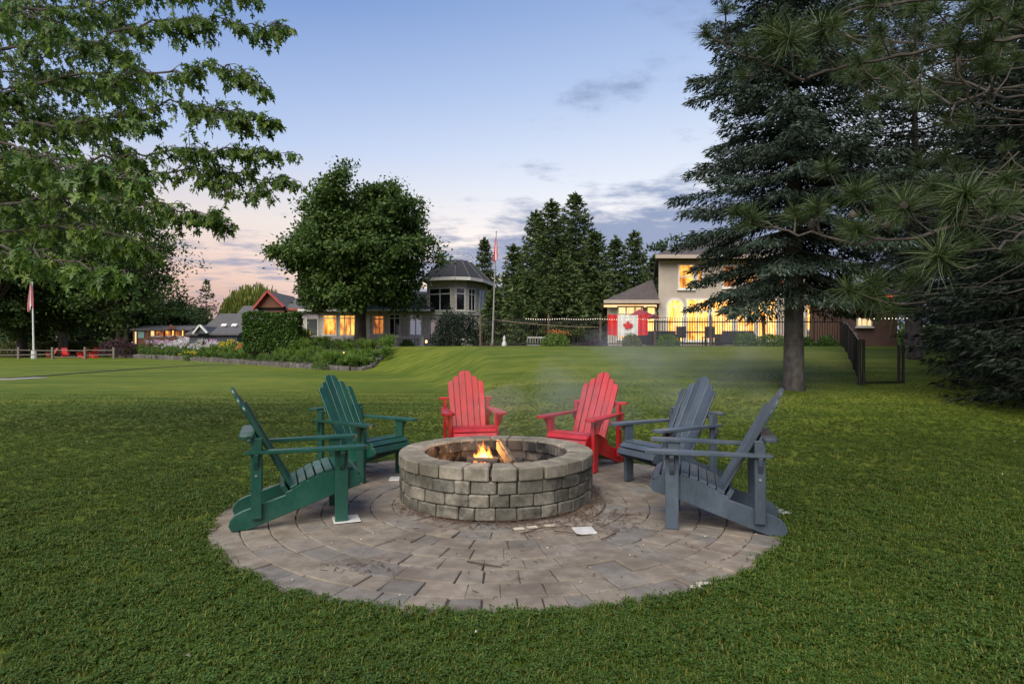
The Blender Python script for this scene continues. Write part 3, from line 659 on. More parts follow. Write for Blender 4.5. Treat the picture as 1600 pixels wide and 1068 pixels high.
M_WHITEP = leafmat('white_petals', (.55, .52, .52), (.68, .66, .66), (.60, .50, .56), .2)
M_PINKP = leafmat('pink_petals', (.45, .28, .40), (.55, .36, .48), (.60, .50, .56), .2)
M_YELLOWP = leafmat('yellow_petals', (.55, .42, .02), (.62, .48, .03), (.45, .40, .04), .2)
M_ORANGEP = leafmat('orange_petals', (.45, .15, .03), (.55, .22, .05), (.5, .12, .06), .2)
M_BEDGREEN = leafmat('bed_leaves', (.048, .10, .02), (.09, .16, .032), (.14, .21, .05), .25)

def broadleaf(label, base, top, rx, rz_lo, trunk_r, nclus, nleaf, leaf, name='maple_tree', lm=None, group=None, bark=None, rzc=None, sig=.085, seed=1, forks=1, ry=None, gaps=.25):
    "trunk, limbs that reach into the crown, leaves clumped round the limb ends; rz_lo: height of the crown's underside"
    global rng; rng = np.random.default_rng(seed); rnd = random.Random(seed)
    base = Vector(base); H = top; t = empty(name, base, label, 'tree', group)
    ry = ry or rx; cz = (H+rz_lo)/2; rz = (H-rz_lo)/2
    zc_ = rz_lo+(H-rz_lo)*.40; d = rdir(nclus*3); rad = rng.random(nclus*3)**(1/3.2)
    d[:, 2] = np.abs(d[:, 2])*np.where(rng.random(len(d)) < .42, -1, 1)
    lump = 1+.17*np.sin(d[:, 0]*5+seed)*np.sin(d[:, 1]*4.3+seed*2)+.12*np.sin(d[:, 2]*9+seed)+.06*np.sin(d[:, 0]*13+seed)
    C = np.stack([d[:, 0]*rx, d[:, 1]*ry, d[:, 2]*np.where(d[:, 2] < 0, zc_-rz_lo, H-zc_)], 1)*(rad*lump)[:, None]
    C[:, 2] += zc_
    keep = (np.sin(C[:, 0]*2.1/rx*2+seed)*np.sin(C[:, 1]*2.3/rx*2)*np.sin(C[:, 2]*2.6/rz*2+1)+rng.random(len(C))*.9) > gaps-.2
    C = C[keep][:nclus]; nclus = len(C)
    b3 = np.array(base)
    n = nclus*nleaf; ci = np.repeat(np.arange(nclus), nleaf); s_ = rx*sig*(.7+.8*rng.random(nclus))
    Pt = C[ci]+rng.normal(size=(n, 3))*s_[ci][:, None]*np.array([1, 1, .62])
    out = unit(Pt-np.array([0, 0, cz*.8])); D = unit(out*.5+rdir(n)*.9+np.array([0, 0, -.35])); Nn = unit(out*.5+np.array([0, 0, .8])+rdir(n)*.8)
    V, F = rhombi(Pt+b3, D, np.cross(D, Nn), leaf*(.6+.8*rng.random(n)), leaf*.36*(.6+.6*rng.random(n)), .12, .45)
    fast_mesh('crown', V, F, lm or M_LEAF_FAR, t)
    mb = MB(); tips = [Vector(C[i]) for i in rng.permutation(nclus)[:int(min(nclus, 90))]]
    zt = rz_lo+(H-rz_lo)*.62
    for f in range(forks):
        lx, ly = (rnd.uniform(-.6, .6), rnd.uniform(-.3, .3)) if forks > 1 else (rnd.uniform(-.2, .2), 0)
        lx += (f-(forks-1)/2)*trunk_r*2.2
        mb.tube([base+Vector(p) for p in ((lx*.3, 0, -.3), (lx*.5, ly*.3, rz_lo*.55), (lx*.8, ly, rz_lo+.3), (lx*1.1, ly, zt*.8), (lx, ly, H*.93))], [trunk_r*1.25/forks**.4, trunk_r/forks**.4, trunk_r*.8/forks**.4, trunk_r*.45/forks**.4, .02], 9)
    mb.build('trunk', bark or M_TRUNK, t, smooth=True)
    mb = MB()
    for p in tips:
        z0 = rz_lo*.75+(p.z-rz_lo*.75)*rnd.uniform(.15, .55); z0 = max(rz_lo*.6, min(z0, H*.8)); s0 = Vector((0, 0, z0)); md = s0.lerp(p, .5)+Vector((0, 0, .08*(p-s0).length))
        q = (p-s0).length; mb.tube([base+s0, base+md, base+p], [max(.02, trunk_r*.16*(1-z0/H)+q*.012), .014+q*.006, .01], 5)
    mb.build('limbs', bark or M_TRUNK, t, smooth=True)
    return t

def spruce_arrays(H, Rb, nwh, nbr, step, nspray, sl, sw, seed, z0=.3, droop=.30, sparse=0, power=.85, hang=.45, low_=.72):
    r_ = np.random.default_rng(seed); Pt, D, Sd, Ln, Wd, wood = [], [], [], [], [], []
    for i in range(nwh):
        t = (i+r_.uniform(-.22, .22))/nwh; t = min(max(t, 0), .985); h = z0+(H-z0)*t
        Lw = Rb*((1-t)**power)*(low_+(1-low_)*min(1, t*6))+.05
        for j in range(nbr):
            if sparse and r_.random() < sparse: continue
            az = 2*math.pi*(j/nbr)+r_.uniform(-.4, .4)+i*2.4; Lb = Lw*r_.uniform(.72, 1.12)
            dh = np.array([math.cos(az), math.sin(az), 0]); ds = np.array([-math.sin(az), math.cos(az), 0])
            rise = .55*t-.08; n = max(3, int(Lb/step)); s = np.linspace(.08, 1, n)
            zc = h+Lb*(rise*s-droop*(1-t*.75)*s**1.5+.10*s**3)
            B = dh[None]*(s*Lb)[:, None]; B[:, 2] = zc; B += ds[None]*(np.sin(s*3+j)*.04*Lb)[:, None]
            wood.append((B[::max(1, n//4)], Lb))
            tan = unit(np.gradient(B, axis=0))
            k = nspray; m = n*k; base = np.repeat(B, k, 0); tg = np.repeat(tan, k, 0); ss = np.repeat(s, k)
            base = base+r_.normal(size=(m, 3))*step*.35
            lat = r_.choice([-1., 1.], m)*(.35+.85*r_.random(m)); ext = (.10+.42*(1-ss)*np.minimum(1, ss*3))*min(Lb, 1.9)*r_.random(m)
            off_ = ds[None]*(np.sign(lat)*ext)[:, None]+tg*(ext*.55)[:, None]; off_[:, 2] -= ext*.30+hang*.25*r_.random(m)*min(1., Lb)*.5
            d = tg*.75+ds[None]*lat[:, None]*.75+r_.normal(size=(m, 3))*.32; d[:, 2] -= hang*r_.random(m)
            Pt.append(base+off_); D.append(d); Sd.append(r_.normal(size=(m, 3))+np.array([0, 0, .3])); Ln.append(sl*(.6+.8*r_.random(m))); Wd.append(sw*(.6+.8*r_.random(m)))
    # leader
    m = 40; zt = H-.02-r_.random(m)*H*.06; Pt.append(np.stack([np.zeros(m), np.zeros(m), zt], 1)); d = r_.normal(size=(m, 3))*.5; d[:, 2] = 1; D.append(d); Sd.append(r_.normal(size=(m, 3))); Ln.append(np.full(m, sl)); Wd.append(np.full(m, sw*.8))
    return np.concatenate(Pt), np.concatenate(D), np.concatenate(Sd), np.concatenate(Ln), np.concatenate(Wd), wood
def conifer(label, base, H, Rb, nwh, nbr, step, nspray, sl, sw, seed, lm, trunk_r, name='spruce_tree', group=None, wood=True, **kw):
    base = Vector(base); t = empty(name, base, label, 'tree', group)
    Pt, D, Sd, Ln, Wd, wd = spruce_arrays(H, Rb, nwh, nbr, step, nspray, sl, sw, seed, **kw)
    V, F = rhombi(Pt+np.array(base), D, Sd, Ln, Wd, .05, .4); fast_mesh('crown', V, F, lm, t)
    MB().tube([base+Vector(p) for p in ((0, 0, -.3), (.0, 0, .25), (.015*H/10, 0, H*.3), (-.01, 0, H*.65), (0, 0, H))], [trunk_r*1.45, trunk_r*1.08, trunk_r*.8, trunk_r*.42, .008], 10).build('trunk', M_TRUNK_SPRUCE, t, smooth=True)
    if wood:
        mb = MB()
        for B, Lb in wd:
            if len(B) > 1: mb.tube([base+Vector((0, 0, B[0][2]))]+[base+Vector(p) for p in B], [.010+Lb*.010]+[max(.004, .010+Lb*.010-.013*q) for q in range(len(B))], 4, cap=False)
        mb.build('branches', M_TRUNK_SPRUCE, t)
    return t
def shrub(label, base, rx, h, n, leaf, lm, name='shrub', cat='shrub', group=None, seed=1, ry=None, flat=.9, blades=False, stems=True):
    global rng; rng = np.random.default_rng(seed); base = Vector(base); t = empty(name, base, label, cat, group); ry = ry or rx
    d = rdir(n); d[:, 2] = np.abs(d[:, 2]); rad = .55+.45*rng.random(n)**.5
    rad *= 1+.10*np.sin(d[:, 0]*7+seed)*np.sin(d[:, 1]*6)+.06*np.sin(d[:, 2]*11+seed)
    Pt = np.stack([d[:, 0]*rx, d[:, 1]*ry, d[:, 2]**flat*h], 1)*rad[:, None]; Pt[:, 2] = np.maximum(Pt[:, 2], .02)
    D = unit(d*.8+rdir(n)*.8+np.array([0, 0, .1])); V, F = rhombi(Pt+np.array(base), D, np.cross(D, unit(d+rdir(n)*.6)), leaf*(.6+.8*rng.random(n)), leaf*.36*(.6+.7*rng.random(n)), .1)
    fast_mesh('foliage', V, F, lm, t)
    if stems:
        mb = MB()
        for q in range(7):
            a = q*.9; mb.tube([base+Vector((.05*math.cos(a), .05*math.sin(a), -.05)), base+Vector((rx*.45*math.cos(a), ry*.45*math.sin(a), h*.7))], [.02, .008], 4)
        mb.build('stems', M_TRUNK, t)
    return t
# ------------------------------------------------------------------ building materials
M_STONEWALL = simple('grey_stone_wall', (.60, .55, .48), (.40, .365, .325), .9, 3.2, .6, (1, 1, 2.6), bsc=14)
M_SHINGLE = simple('dark_shingles', (.036, .034, .038), (.020, .020, .023), .9, 7, .5, (1, 1, 3))
M_SHINGLE_GREY = simple('grey_shingles', (.105, .10, .10), (.065, .062, .064), .9, 5, .5, (1, 1, 3))
M_SHINGLE_BROWN = simple('brown_shingles', (.085, .070, .066), (.05, .042, .042), .9, 5, .5, (1, 1, 3))
M_TRIM = simple('white_trim', (.70, .68, .64), (.60, .58, .55), .5, 3)
M_STUCCO = simple('beige_stucco', (.46, .39, .33), (.40, .34, .29), .9, 1.2, .2)
M_SOFFIT = simple('soffit', (.42, .34, .28), (.36, .29, .24), .8, 2)
M_REDTRIM = simple('red_painted_wood', (.34, .05, .035), (.26, .04, .03), .6, 3)
M_CEDAR = simple('brown_cedar', (.16, .06, .035), (.10, .038, .022), .8, 4, .3, (6, 6, .5))
M_SLATEWALL = simple('blue_grey_siding', (.065, .075, .085), (.045, .052, .06), .8, 3)
M_DARKOPEN = simple('dark_opening', (.010, .009, .009), (.02, .018, .017), .9, 2)
M_IRON = simple('black_iron', (.014, .013, .013), (.022, .020, .019), .45, 20, metal=.3)
M_IRONRUST = simple('brown_iron_post', (.10, .06, .042), (.06, .038, .028), .6, 10)
m, nt, b, o = new_mat('window_glass'); b.inputs['Base Color'].default_value = (.012, .014, .017, 1); b.inputs['Roughness'].default_value = .03; b.inputs['Specular IOR Level'].default_value = .9
bump(nt, b, noise(nt, coords(nt), 1.3, 2), .08, .02); M_GLASS = m
m, nt, b, o = new_mat('sky_glass'); b.inputs['Base Color'].default_value = (.55, .60, .62, 1); b.inputs['Roughness'].default_value = .05; b.inputs['Metallic'].default_value = .85; M_GLASS_PALE = m
M_LIT = glow('lit_room', (.55, .17, .02), (1, .52, .10), 1.15, 1.1)
M_LIT_HOT = glow('bright_lit_room', (1, .34, .04), (1, .62, .20), 1.75, 1.2)
M_LIT_DIM = glow('dim_lit_room', (.10, .022, .005), (.62, .20, .03), 1.0, .9)
M_LIT_PEACH = glow('peach_blind', (1, .52, .22), (1, .64, .32), 1.0, .8)
M_LAMP = glow('lamp', (1, .52, .16), (1, .66, .28), 3.2, 2)
M_BULB = glow('bulb', (1, .86, .66), (1, .90, .75), 1.6, 2)
def window(par, p0, p1, z0, z1, pane, cols=1, transom=None, fw=.07, frame=None, proud=.05):
    "a framed opening on the wall from plan point p0 to p1"
    p0, p1 = Vector((*p0, 0)), Vector((*p1, 0)); d = (p1-p0); wd = d.length; d.normalize(); n = Vector((d.y, -d.x, 0)); Zv = Vector((0, 0, 1))
    mid = (p0+p1)/2; mb = MB(); h = z1-z0
    def bar(a, z, hw, hh, e=0): mb.obox(mid+d*a+n*(proud/2+.004)+Zv*z, d*hw, n*(proud/2-e), Zv*hh)
    for s in (-1, 1): bar(s*(wd/2-fw/2), (z0+z1)/2, fw/2, h/2)
    bar(0, z0+fw/2, wd/2-fw-.001, fw/2); bar(0, z1-fw/2, wd/2-fw-.001, fw/2)
    for k in range(1, cols): bar(-wd/2+wd*k/cols, (z0+z1)/2, fw*.4, h/2-fw-.001, .003)
    if transom: bar(0, z0+h*transom, wd/2-fw-.001, fw*.4, .006)
    f = mb.build('window', frame or M_TRIM, par)
    MB().obox(mid+n*.012+Zv*(z0+z1)/2, d*(wd/2-fw*.5), n*.008, Zv*(h/2-fw*.5)).build('pane', pane, f)
    sill = MB().obox(mid+n*(proud*.5+.03)+Zv*(z0-.035), d*(wd/2+.05), n*(proud*.5+.03), Zv*.03).build('sill', M_TRIM, f)
    return f
def prism_roof(mb, poly, z0, top, z1):
    "sloping roof from an eaves outline to a top outline"
    n = len(poly); mb.add([(x, y, z0-.16) for x, y in poly]+[(x, y, z0) for x, y in poly]+[(x, y, z1) for x, y in top],
        [tuple(range(n-1, -1, -1))]+[(i, (i+1) % n, n+(i+1) % n, n+i) for i in range(n)]+[(n+i, n+(i+1) % n, 2*n+(i+1) % n, 2*n+i) for i in range(n)]+[tuple(2*n+i for i in range(n))])
# ------------------------------------------------------------------ stone house with the round tower
YH = 51.0; hx = lambda px: (px-800)/950*YH; hz = lambda py: CAM_H-(py-541)/950*YH
house = empty('stone_house', (hx(620), YH, 1.3), 'grey stone house with a round two storey tower and lit ground floor', 'house')
ZB = 1.0
MB().box(hx(473), hx(672), YH, YH+8, ZB, 4.25).build('wall', M_STONEWALL, house)
hq = lambda px, Y: ((px-800)/950*Y, Y)
tw = [hq(667, 51.2), hq(709, 50.3), hq(729, 50.7), hq(745, 51.9), hq(760, 54.5), (hq(760, 54.5)[0], 59), (hq(667, 51.2)[0], 59)]
MB().prism(tw, 2, ZB, 6.85).build('tower_wall', M_STONEWALL, house)
MB().prism([(x*1.0+(.06 if x > hq(730, 51)[0] else -.06), y-.07) for x, y in tw], 2, 4.02, 4.22).build('stone_band', M_TRIM, house)
mb = MB(); prism_roof(mb, [(hx(470), YH-.6), (hx(680), YH-.6), (hx(680), YH+8.4), (hx(470), YH+8.4)], 4.42, [(hx(520), YH+4), (hx(680), YH+4), (hx(680), YH+4.3), (hx(520), YH+4.3)], 6.3); mb.build('roof', M_SHINGLE, house)
MB().box(hx(469.5), hx(674), YH-.68, YH-.56, 4.26, 4.45).build('gutter', M_TRIM, house)
ev = [hq(658, 50.5), hq(711, 49.5), hq(734, 49.9), hq(753, 51.3), hq(768.5, 54.3), (hq(768.5, 54.3)[0], 59.7), (hq(658, 50.5)[0], 59.7)]
cxm, cym = hq(712, 54.6)[0], 54.6
tp = [(cxm+(x-cxm)*.43, cym+(y-cym)*.40) for x, y in ev]
mb = MB(); prism_roof(mb, ev, 7.02, tp, 8.85); rf = mb.build('tower_roof', M_SHINGLE, house)
mb = MB()
for i in range(5):
    a, c = Vector((*ev[i], 6.90)), Vector((*ev[i+1], 6.90)); d = (c-a); nn = Vector((d.y, -d.x, 0)).normalized()
    mb.obox((a+c)/2+nn*.05, d/2, nn*.05, Vector((0, 0, .13)))
mb.build('tower_gutter', M_TRIM, house)
for k_ in range(1, 6): MB().tube([Vector((*ev[k_], 7.05)), Vector((*tp[k_], 8.87))], .06, 5).build('hip_ridge', M_SHINGLE_GREY, house)
mb = MB(); tpv = [Vector((*p, 8.85)) for p in tp]
for i in range(6):
    a, c = tpv[i], tpv[i+1]; mb.tube([a, a+Vector((0, 0, .75))], .025, 5); mb.tube([a+Vector((0, 0, .72)), c+Vector((0, 0, .72))], .018, 4)
    mb.tube([a+Vector((0, 0, .38)), c+Vector((0, 0, .38))], .012, 4)
mb.build('roof_railing', M_TRIM, house)
for p0, p1, y0, y1, pn, c, tr in ((478, 498, 526, 490, M_GLASS_PALE, 1, .8), (504, 527, 524, 491, M_LIT, 1, .82), (530, 556, 525, 491, M_LIT, 3, .82), (574, 578.5, 524, 493, M_GLASS_PALE, 1, None), (582, 601, 523, 492, M_LIT_DIM, 1, .8), (607.5, 626, 524.5, 490, M_GLASS, 2, .8), (639, 660, 524.5, 490, M_GLASS_PALE, 2, .8)):
    window(house, (hx(p0), YH), (hx(p1), YH), hz(y0), hz(y1), pn, c, tr, .11)
def on_face(a, c, f0, f1): return ((a[0]+(c[0]-a[0])*f0, a[1]+(c[1]-a[1])*f0), (a[0]+(c[0]-a[0])*f1, a[1]+(c[1]-a[1])*f1))
for fi, f0, f1, pl, c, pu in ((0, .08, .92, M_GLASS_PALE, 2, M_GLASS), (1, .12, .90, M_GLASS_PALE, 1, M_GLASS), (2, .12, .82, M_GLASS_PALE, 2, M_GLASS), (3, .2, .8, M_GLASS, 2, M_GLASS)):
    q = on_face(tw[fi], tw[fi+1], f0, f1)
    window(house, *q, 4.30, 6.25, pu, c, .73, .11); window(house, *q, 1.9, 3.85, pl, c, .78, .11)
# terrace balustrade
bal = empty('balustrade', (hx(580), YH-1.6, 1.3), 'white stone balustrade along the terrace of the stone house', 'balustrade')
yb = YH-1.6; x0, x1 = hx(503), hx(664)
MB().box(x0, x1, yb-.1, yb+.1, 2.02, 2.13).build('rail', M_TRIM, bal); MB().box(x0, x1, yb-.1, yb+.1, 1.28, 1.40).build('base', M_TRIM, bal)
n = int((x1-x0)/.24)
proto = None
for k in range(n+1):
    x = x0+(x1-x0)*k/n
    if k % 9 == 0: MB().box(x-.14, x+.14, yb-.14, yb+.14, 1.2, 2.22).build('post', M_TRIM, bal)
    elif proto is None:
        proto = MB().lathe((x, yb, 1.40), [(.05, 0), (.035, .05), (.075, .22), (.05, .38), (.03, .5), (.05, .615)], 6).build('baluster', M_TRIM, bal); px0 = x
    else:
        c = proto.copy(); COL.objects.link(c); c.parent = bal; c.location.x = x-px0
def lamp(px, py, Y, label, r_=.10):
    p = P(px, py, Y); t = empty('garden_lamp', (p.x, p.y, p.z-.5), label, 'lamp', 'glowing lamps along the terrace')
    MB().tube([(p.x, p.y, p.z-.7), (p.x, p.y, p.z-.09)], .025, 6).build('post', M_IRON, t)
    MB().lathe((p.x, p.y, p.z-.1), [(.05, 0), (r_, .06), (r_, .16), (.04, .22)], 8).build('globe', M_LAMP, t)
    MB().lathe((p.x, p.y, p.z+.12), [(r_*1.3, 0), (.02, .09)], 8).build('cap', M_IRON, t)
lamp(608, 535, 47.5, 'glowing garden lamp at the foot of the balustrade below the dark door', .11)
lamp(666, 533.5, 47.8, 'small glowing garden lamp beside the big dark bush', .075)
lamp(532, 535, 47.0, 'small glowing garden lamp in the plants just beside the maple trunk', .06)
lamp(481, 520, 50.7, 'small wall lamp glowing at the corner of the stone house', .05)
lamp(537, 552.5, 36, 'small glowing lamp among the lilies at the end of the flower bed', .03)
# ------------------------------------------------------------------ stucco house behind the fence
YS = 36.0; sx_ = lambda px: (px-800)/950*YS; sz = lambda py: CAM_H-(py-541)/950*YS
st = empty('stucco_house', (sx_(1150), YS, 1.36), 'beige stucco house with brightly lit windows behind the iron fence', 'house')
x0, x1, xr = sx_(1029), sx_(1262), sx_(1335)
kk = 1.26
MB().prism([(x0, YS), (x1, YS), (x1, YS+9), (x0*kk, YS+9)], 2, 1.2, 6.45).build('wall', M_STUCCO, st)
MB().prism([(sx_(951), YS+.4), (x0-.003, YS+.4), (x0*1.2, YS+8), (sx_(951)*1.2, YS+8)], 2, 1.2, 3.88).build('wing_wall', M_STUCCO, st)
MB().box(x1+.003, xr, YS+.5, YS+8, 1.2, 4.4).build('wing_wall', M_STUCCO, st)
mb = MB(); prism_roof(mb, [(x0-.3, YS-.6), (x1+.3, YS-.6), (x1+.3, YS+9.6), (x0*kk-.3, YS+9.6)], 6.66, [(x0+3.6, YS+4.2), (x1-3.3, YS+4.2), (x1-3.3, YS+4.6), (x0+3.7, YS+4.6)], 8.7); mb.build('roof', M_SHINGLE_BROWN, st)
mb = MB(); prism_roof(mb, [(sx_(943), YS-.3), (x0-.005, YS-.3), (x0*1.22, YS+8.4), (sx_(943)*1.22, YS+8.4)], 4.06, [(x0-.01, YS+1.6), (x0-.005, YS+1.6), (x0+.2, YS+2.2), (x0+.19, YS+2.2)], 5.5); mb.build('wing_roof', M_SHINGLE_BROWN, st)
mb = MB(); prism_roof(mb, [(x1+.31, YS-.1), (xr+.5, YS-.1), (xr+.5, YS+8.4), (x1+.31, YS+8.4)], 4.6, [(x1+.31, YS+3.8), (xr-2, YS+3.8), (xr-2, YS+4.2), (x1+.31, YS+4.2)], 7.0); mb.build('wing_roof', M_SHINGLE_GREY, st)
mb = MB().box(x0-.34, x1+.34, YS-.70, YS-.59, 6.47, 6.68).box(sx_(942), x0-.02, YS-.40, YS-.29, 3.88, 4.08); mb.build('gutter', M_SOFFIT, st)
for p0, p1, y0, y1, pn, c, tr, yy in ((1059, 1085, 452, 412, M_LIT, 1, .5, 0), (1088, 1099, 445, 418, M_LIT, 1, None, 0), (1128, 1150, 450, 414, M_LIT_DIM, 1, .5, 0), (1163, 1186, 450, 412, M_LIT, 2, .5, 0), (1206, 1226, 450, 414, M_LIT_DIM, 1, .5, 0),
        (1071, 1108, 533, 466, M_LIT_HOT, 2, .7, 0), (1110.5, 1146, 533, 466, M_LIT_HOT, 2, .7, 0), (1148.5, 1180, 533, 466, M_LIT_HOT, 2, .7, 0), (1182.5, 1214, 533, 466, M_LIT_HOT, 2, .7, 0), (1236, 1257, 531, 473, M_LIT, 2, .7, 0), (1262.5, 1285, 516, 471, M_LIT_HOT, 2, .6, .5), (1310, 1318, 531, 470, M_LIT_HOT, 1, None, .5),
        (966, 1008, 530, 477, M_LIT_PEACH, 3, .75, .4), (1012, 1027, 536, 478, M_LIT_HOT, 1, .78, .4)):
    window(st, (sx_(p0), YS+yy), (sx_(p1), YS+yy), sz(y0), sz(y1), pn, c, tr, fw=.09)
# tall arched window
ax0, ax1, az0 = sx_(1043), sx_(1067), sz(532); axm, ar = (ax0+ax1)/2, (ax1-ax0)/2; azs = sz(468)-ar
def arch(r_, e): return [(axm-r_, az0-e), (axm+r_, az0-e)]+[(axm+r_*math.cos(math.pi*k/14), azs+r_*math.sin(math.pi*k/14)) for k in range(15)]
o1, i1 = arch(ar+.10, .08), arch(ar-.02, -.02); mb = MB(); n = len(o1)
vs = [(x, YS-.06, z) for x, z in o1]+[(x, YS-.06, z) for x, z in i1]+[(x, YS+.0, z) for x, z in o1]+[(x, YS+.0, z) for x, z in i1]
mb.add(vs, [q for i in range(n) for q in ((i, (i+1) % n, n+(i+1) % n, n+i), (i, 2*n+i, 2*n+(i+1) % n, (i+1) % n), (n+i, n+(i+1) % n, 3*n+(i+1) % n, 3*n+i))])
mb.box(axm-.02, axm+.02, YS-.05, YS-.025, az0, azs+ar*.9); mb.box(ax0, ax1, YS-.052, YS-.027, azs-.02, azs+.03)
f = mb.build('window', M_TRIM, st); f['label'] = 'tall arched window with a white surround'
MB().prism(i1, 1, YS-.022, YS-.004).build('pane', M_LIT_HOT, f)
MB().box(sx_(945), x0-.02, YS+.385, YS+.395, 3.70, 3.84).build('soffit_light', M_LAMP if False else M_LIT_PEACH, st)
# ------------------------------------------------------------------ cottages across the lawn
def gable_house(label, px0, px1, pye, pyr, pyb, Y, depth, wall, roof, name='cottage', over=.3, trim=None):
    X0, X1 = (px0-800)/950*Y, (px1-800)/950*Y; ze, zr, zb = CAM_H-(pye-541)/950*Y, CAM_H-(pyr-541)/950*Y, CAM_H-(pyb-541)/950*Y
    t = empty(name, ((X0+X1)/2, Y, zb), label, 'house')
    MB().box(X0+over, X1-over, Y+over, Y+depth-over, zb-.6, ze-.02).build('wall', wall, t)
    mb = MB(); ym = Y+depth/2
    mb.add([(X0, Y, ze), (X1, Y, ze), (X1, Y+depth, ze), (X0, Y+depth, ze), (X0, ym, zr), (X1, ym, zr), (X0, Y, ze-.18), (X1, Y, ze-.18), (X1, Y+depth, ze-.18), (X0, Y+depth, ze-.18)],
        [(0, 1, 5, 4), (2, 3, 4, 5), (0, 4, 3), (1, 2, 5), (6, 7, 1, 0), (8, 9, 3, 2), (7, 8, 2, 1), (9, 6, 0, 3), (9, 8, 7, 6)]); mb.build('roof', roof, t)
    return t, (X0, X1, ze, zr, zb)
t, q = gable_house('long grey roofed house wing with a stepped steep roof behind the flower bed', 322, 400, 508, 487, 535, 72, 7, M_SLATEWALL, M_SHINGLE_GREY)
X0, X1 = (351-800)/950*71, (408-800)/950*71
mb = MB(); z_ = lambda py, Y: CAM_H-(py-541)/950*Y
mb.add([(X0, 71.4, z_(509, 71)), (X1, 71.4, z_(509, 71)), (X1, 76, z_(473, 71)), (X0, 76, z_(473, 71)), (X0, 80, z_(509, 71)), (X1, 80, z_(509, 71))], [(0, 1, 2, 3), (3, 2, 5, 4), (0, 3, 4), (1, 5, 2), (0, 4, 5, 1)]); mb.build('roof', M_SHINGLE_GREY, t)
MB().box(X0+.3, X1-.3, 71.8, 79.5, .6, z_(509.3, 71)).build('wall', M_SLATEWALL, t)
# red gable with a balcony
Yg = 69.0; gx = lambda px: (px-800)/950*Yg; g_z = lambda py: CAM_H-(py-541)/950*Yg
t = empty('red_gable_house', (gx(420), Yg, 1), 'house with a red boarded gable above a dark balcony', 'house')
MB().prism([(gx(399), g_z(480)), (gx(441), g_z(480)), (gx(418.5), g_z(458))], 1, Yg+.3, Yg+.5).build('gable', M_CEDAR, t)
mb = MB()
for a, c in (((395.5, 483), (418.5, 454.5)), ((418.5, 454.5), (444, 479))):
    A, B_ = Vector((gx(a[0]), Yg, g_z(a[1]))), Vector((gx(c[0]), Yg, g_z(c[1]))); d = B_-A; nn = Vector((-d.z, 0, d.x)).normalized()
    mb.obox((A+B_)/2, d/2, Vector((0, .25, 0)), nn*.11)
mb.build('barge_board', M_REDTRIM, t)
mb = MB(); A, B_, Cc = Vector((gx(396), Yg+.26, g_z(482))), Vector((gx(418.5), Yg+.26, g_z(454))), Vector((gx(447), Yg+.26, g_z(482))); e3 = Vector((0, 8, 0))
mb.add([A, B_, Cc, A+e3, B_+e3, Cc+e3], [(0, 1, 4, 3), (1, 2, 5, 4), (3, 4, 5)]); mb.build('roof', M_SHINGLE_GREY, t)
MB().box(gx(402), gx(440), Yg+.9, Yg+7, .5, g_z(482)).build('wall', M_SLATEWALL, t)
MB().box(gx(400), gx(441), Yg+.55, Yg+.8, g_z(486), g_z(480)).build('balcony_opening', M_DARKOPEN, t)
MB().box(gx(398), gx(443), Yg+.3, Yg+.6, g_z(487.5), g_z(485.5)).build('balcony_floor', M_CEDAR, t)
mb = MB(); mb.add([(gx(440), Yg+.6, g_z(481)), (gx(482), Yg+.6, g_z(481)), (gx(482), Yg+6, g_z(455)), (gx(440), Yg+6, g_z(455)), (gx(482), Yg+11, g_z(481)), (gx(440), Yg+11, g_z(481))], [(0, 1, 2, 3), (3, 2, 4, 5), (0, 3, 5), (1, 4, 2), (0, 5, 4, 1)]); mb.build('side_roof', M_SHINGLE_GREY, t)
MB().box(gx(443.5), gx(481), Yg+.5, Yg+.6, g_z(484), g_z(481)).build('side_gutter', M_REDTRIM, t)
MB().box(gx(444), gx(480), Yg+1, Yg+9, .6, g_z(482)).build('side_wall', M_STONEWALL, t)
# low blue-grey house with the little white gable
t, q = gable_house('low blue grey house with small white edged gable and three roof lights', 289, 373, 521, 506.5, 542, 64, 8, M_SLATEWALL, M_SHINGLE_GREY)
X = lambda px: (px-800)/950*63.4; zq = lambda py: CAM_H-(py-541)/950*63.4
MB().prism([(X(304), zq(521)), (X(322), zq(521)), (X(312.5), zq(509))], 1, 63.5, 67.5).build('dormer', M_SLATEWALL, t)
mb = MB()
for a, c in (((302, 521), (312.5, 507.5)), ((312.5, 507.5), (324, 520))):
    A, B_ = Vector((X(a[0]), 63.4, zq(a[1]))), Vector((X(c[0]), 63.4, zq(c[1]))); d = B_-A; nn = Vector((-d.z, 0, d.x)).normalized(); mb.obox((A+B_)/2, d/2, Vector((0, .15, 0)), nn*.07)
mb.build('white_edge', M_TRIM, t)
for px in (323, 340, 357): MB().obox((X(px), 67.2, zq(508)+.15), Vector((.28, 0, 0)), Vector((0, .2, .12)), Vector((0, -.02, .05))).build('roof_light', M_TRIM, t)
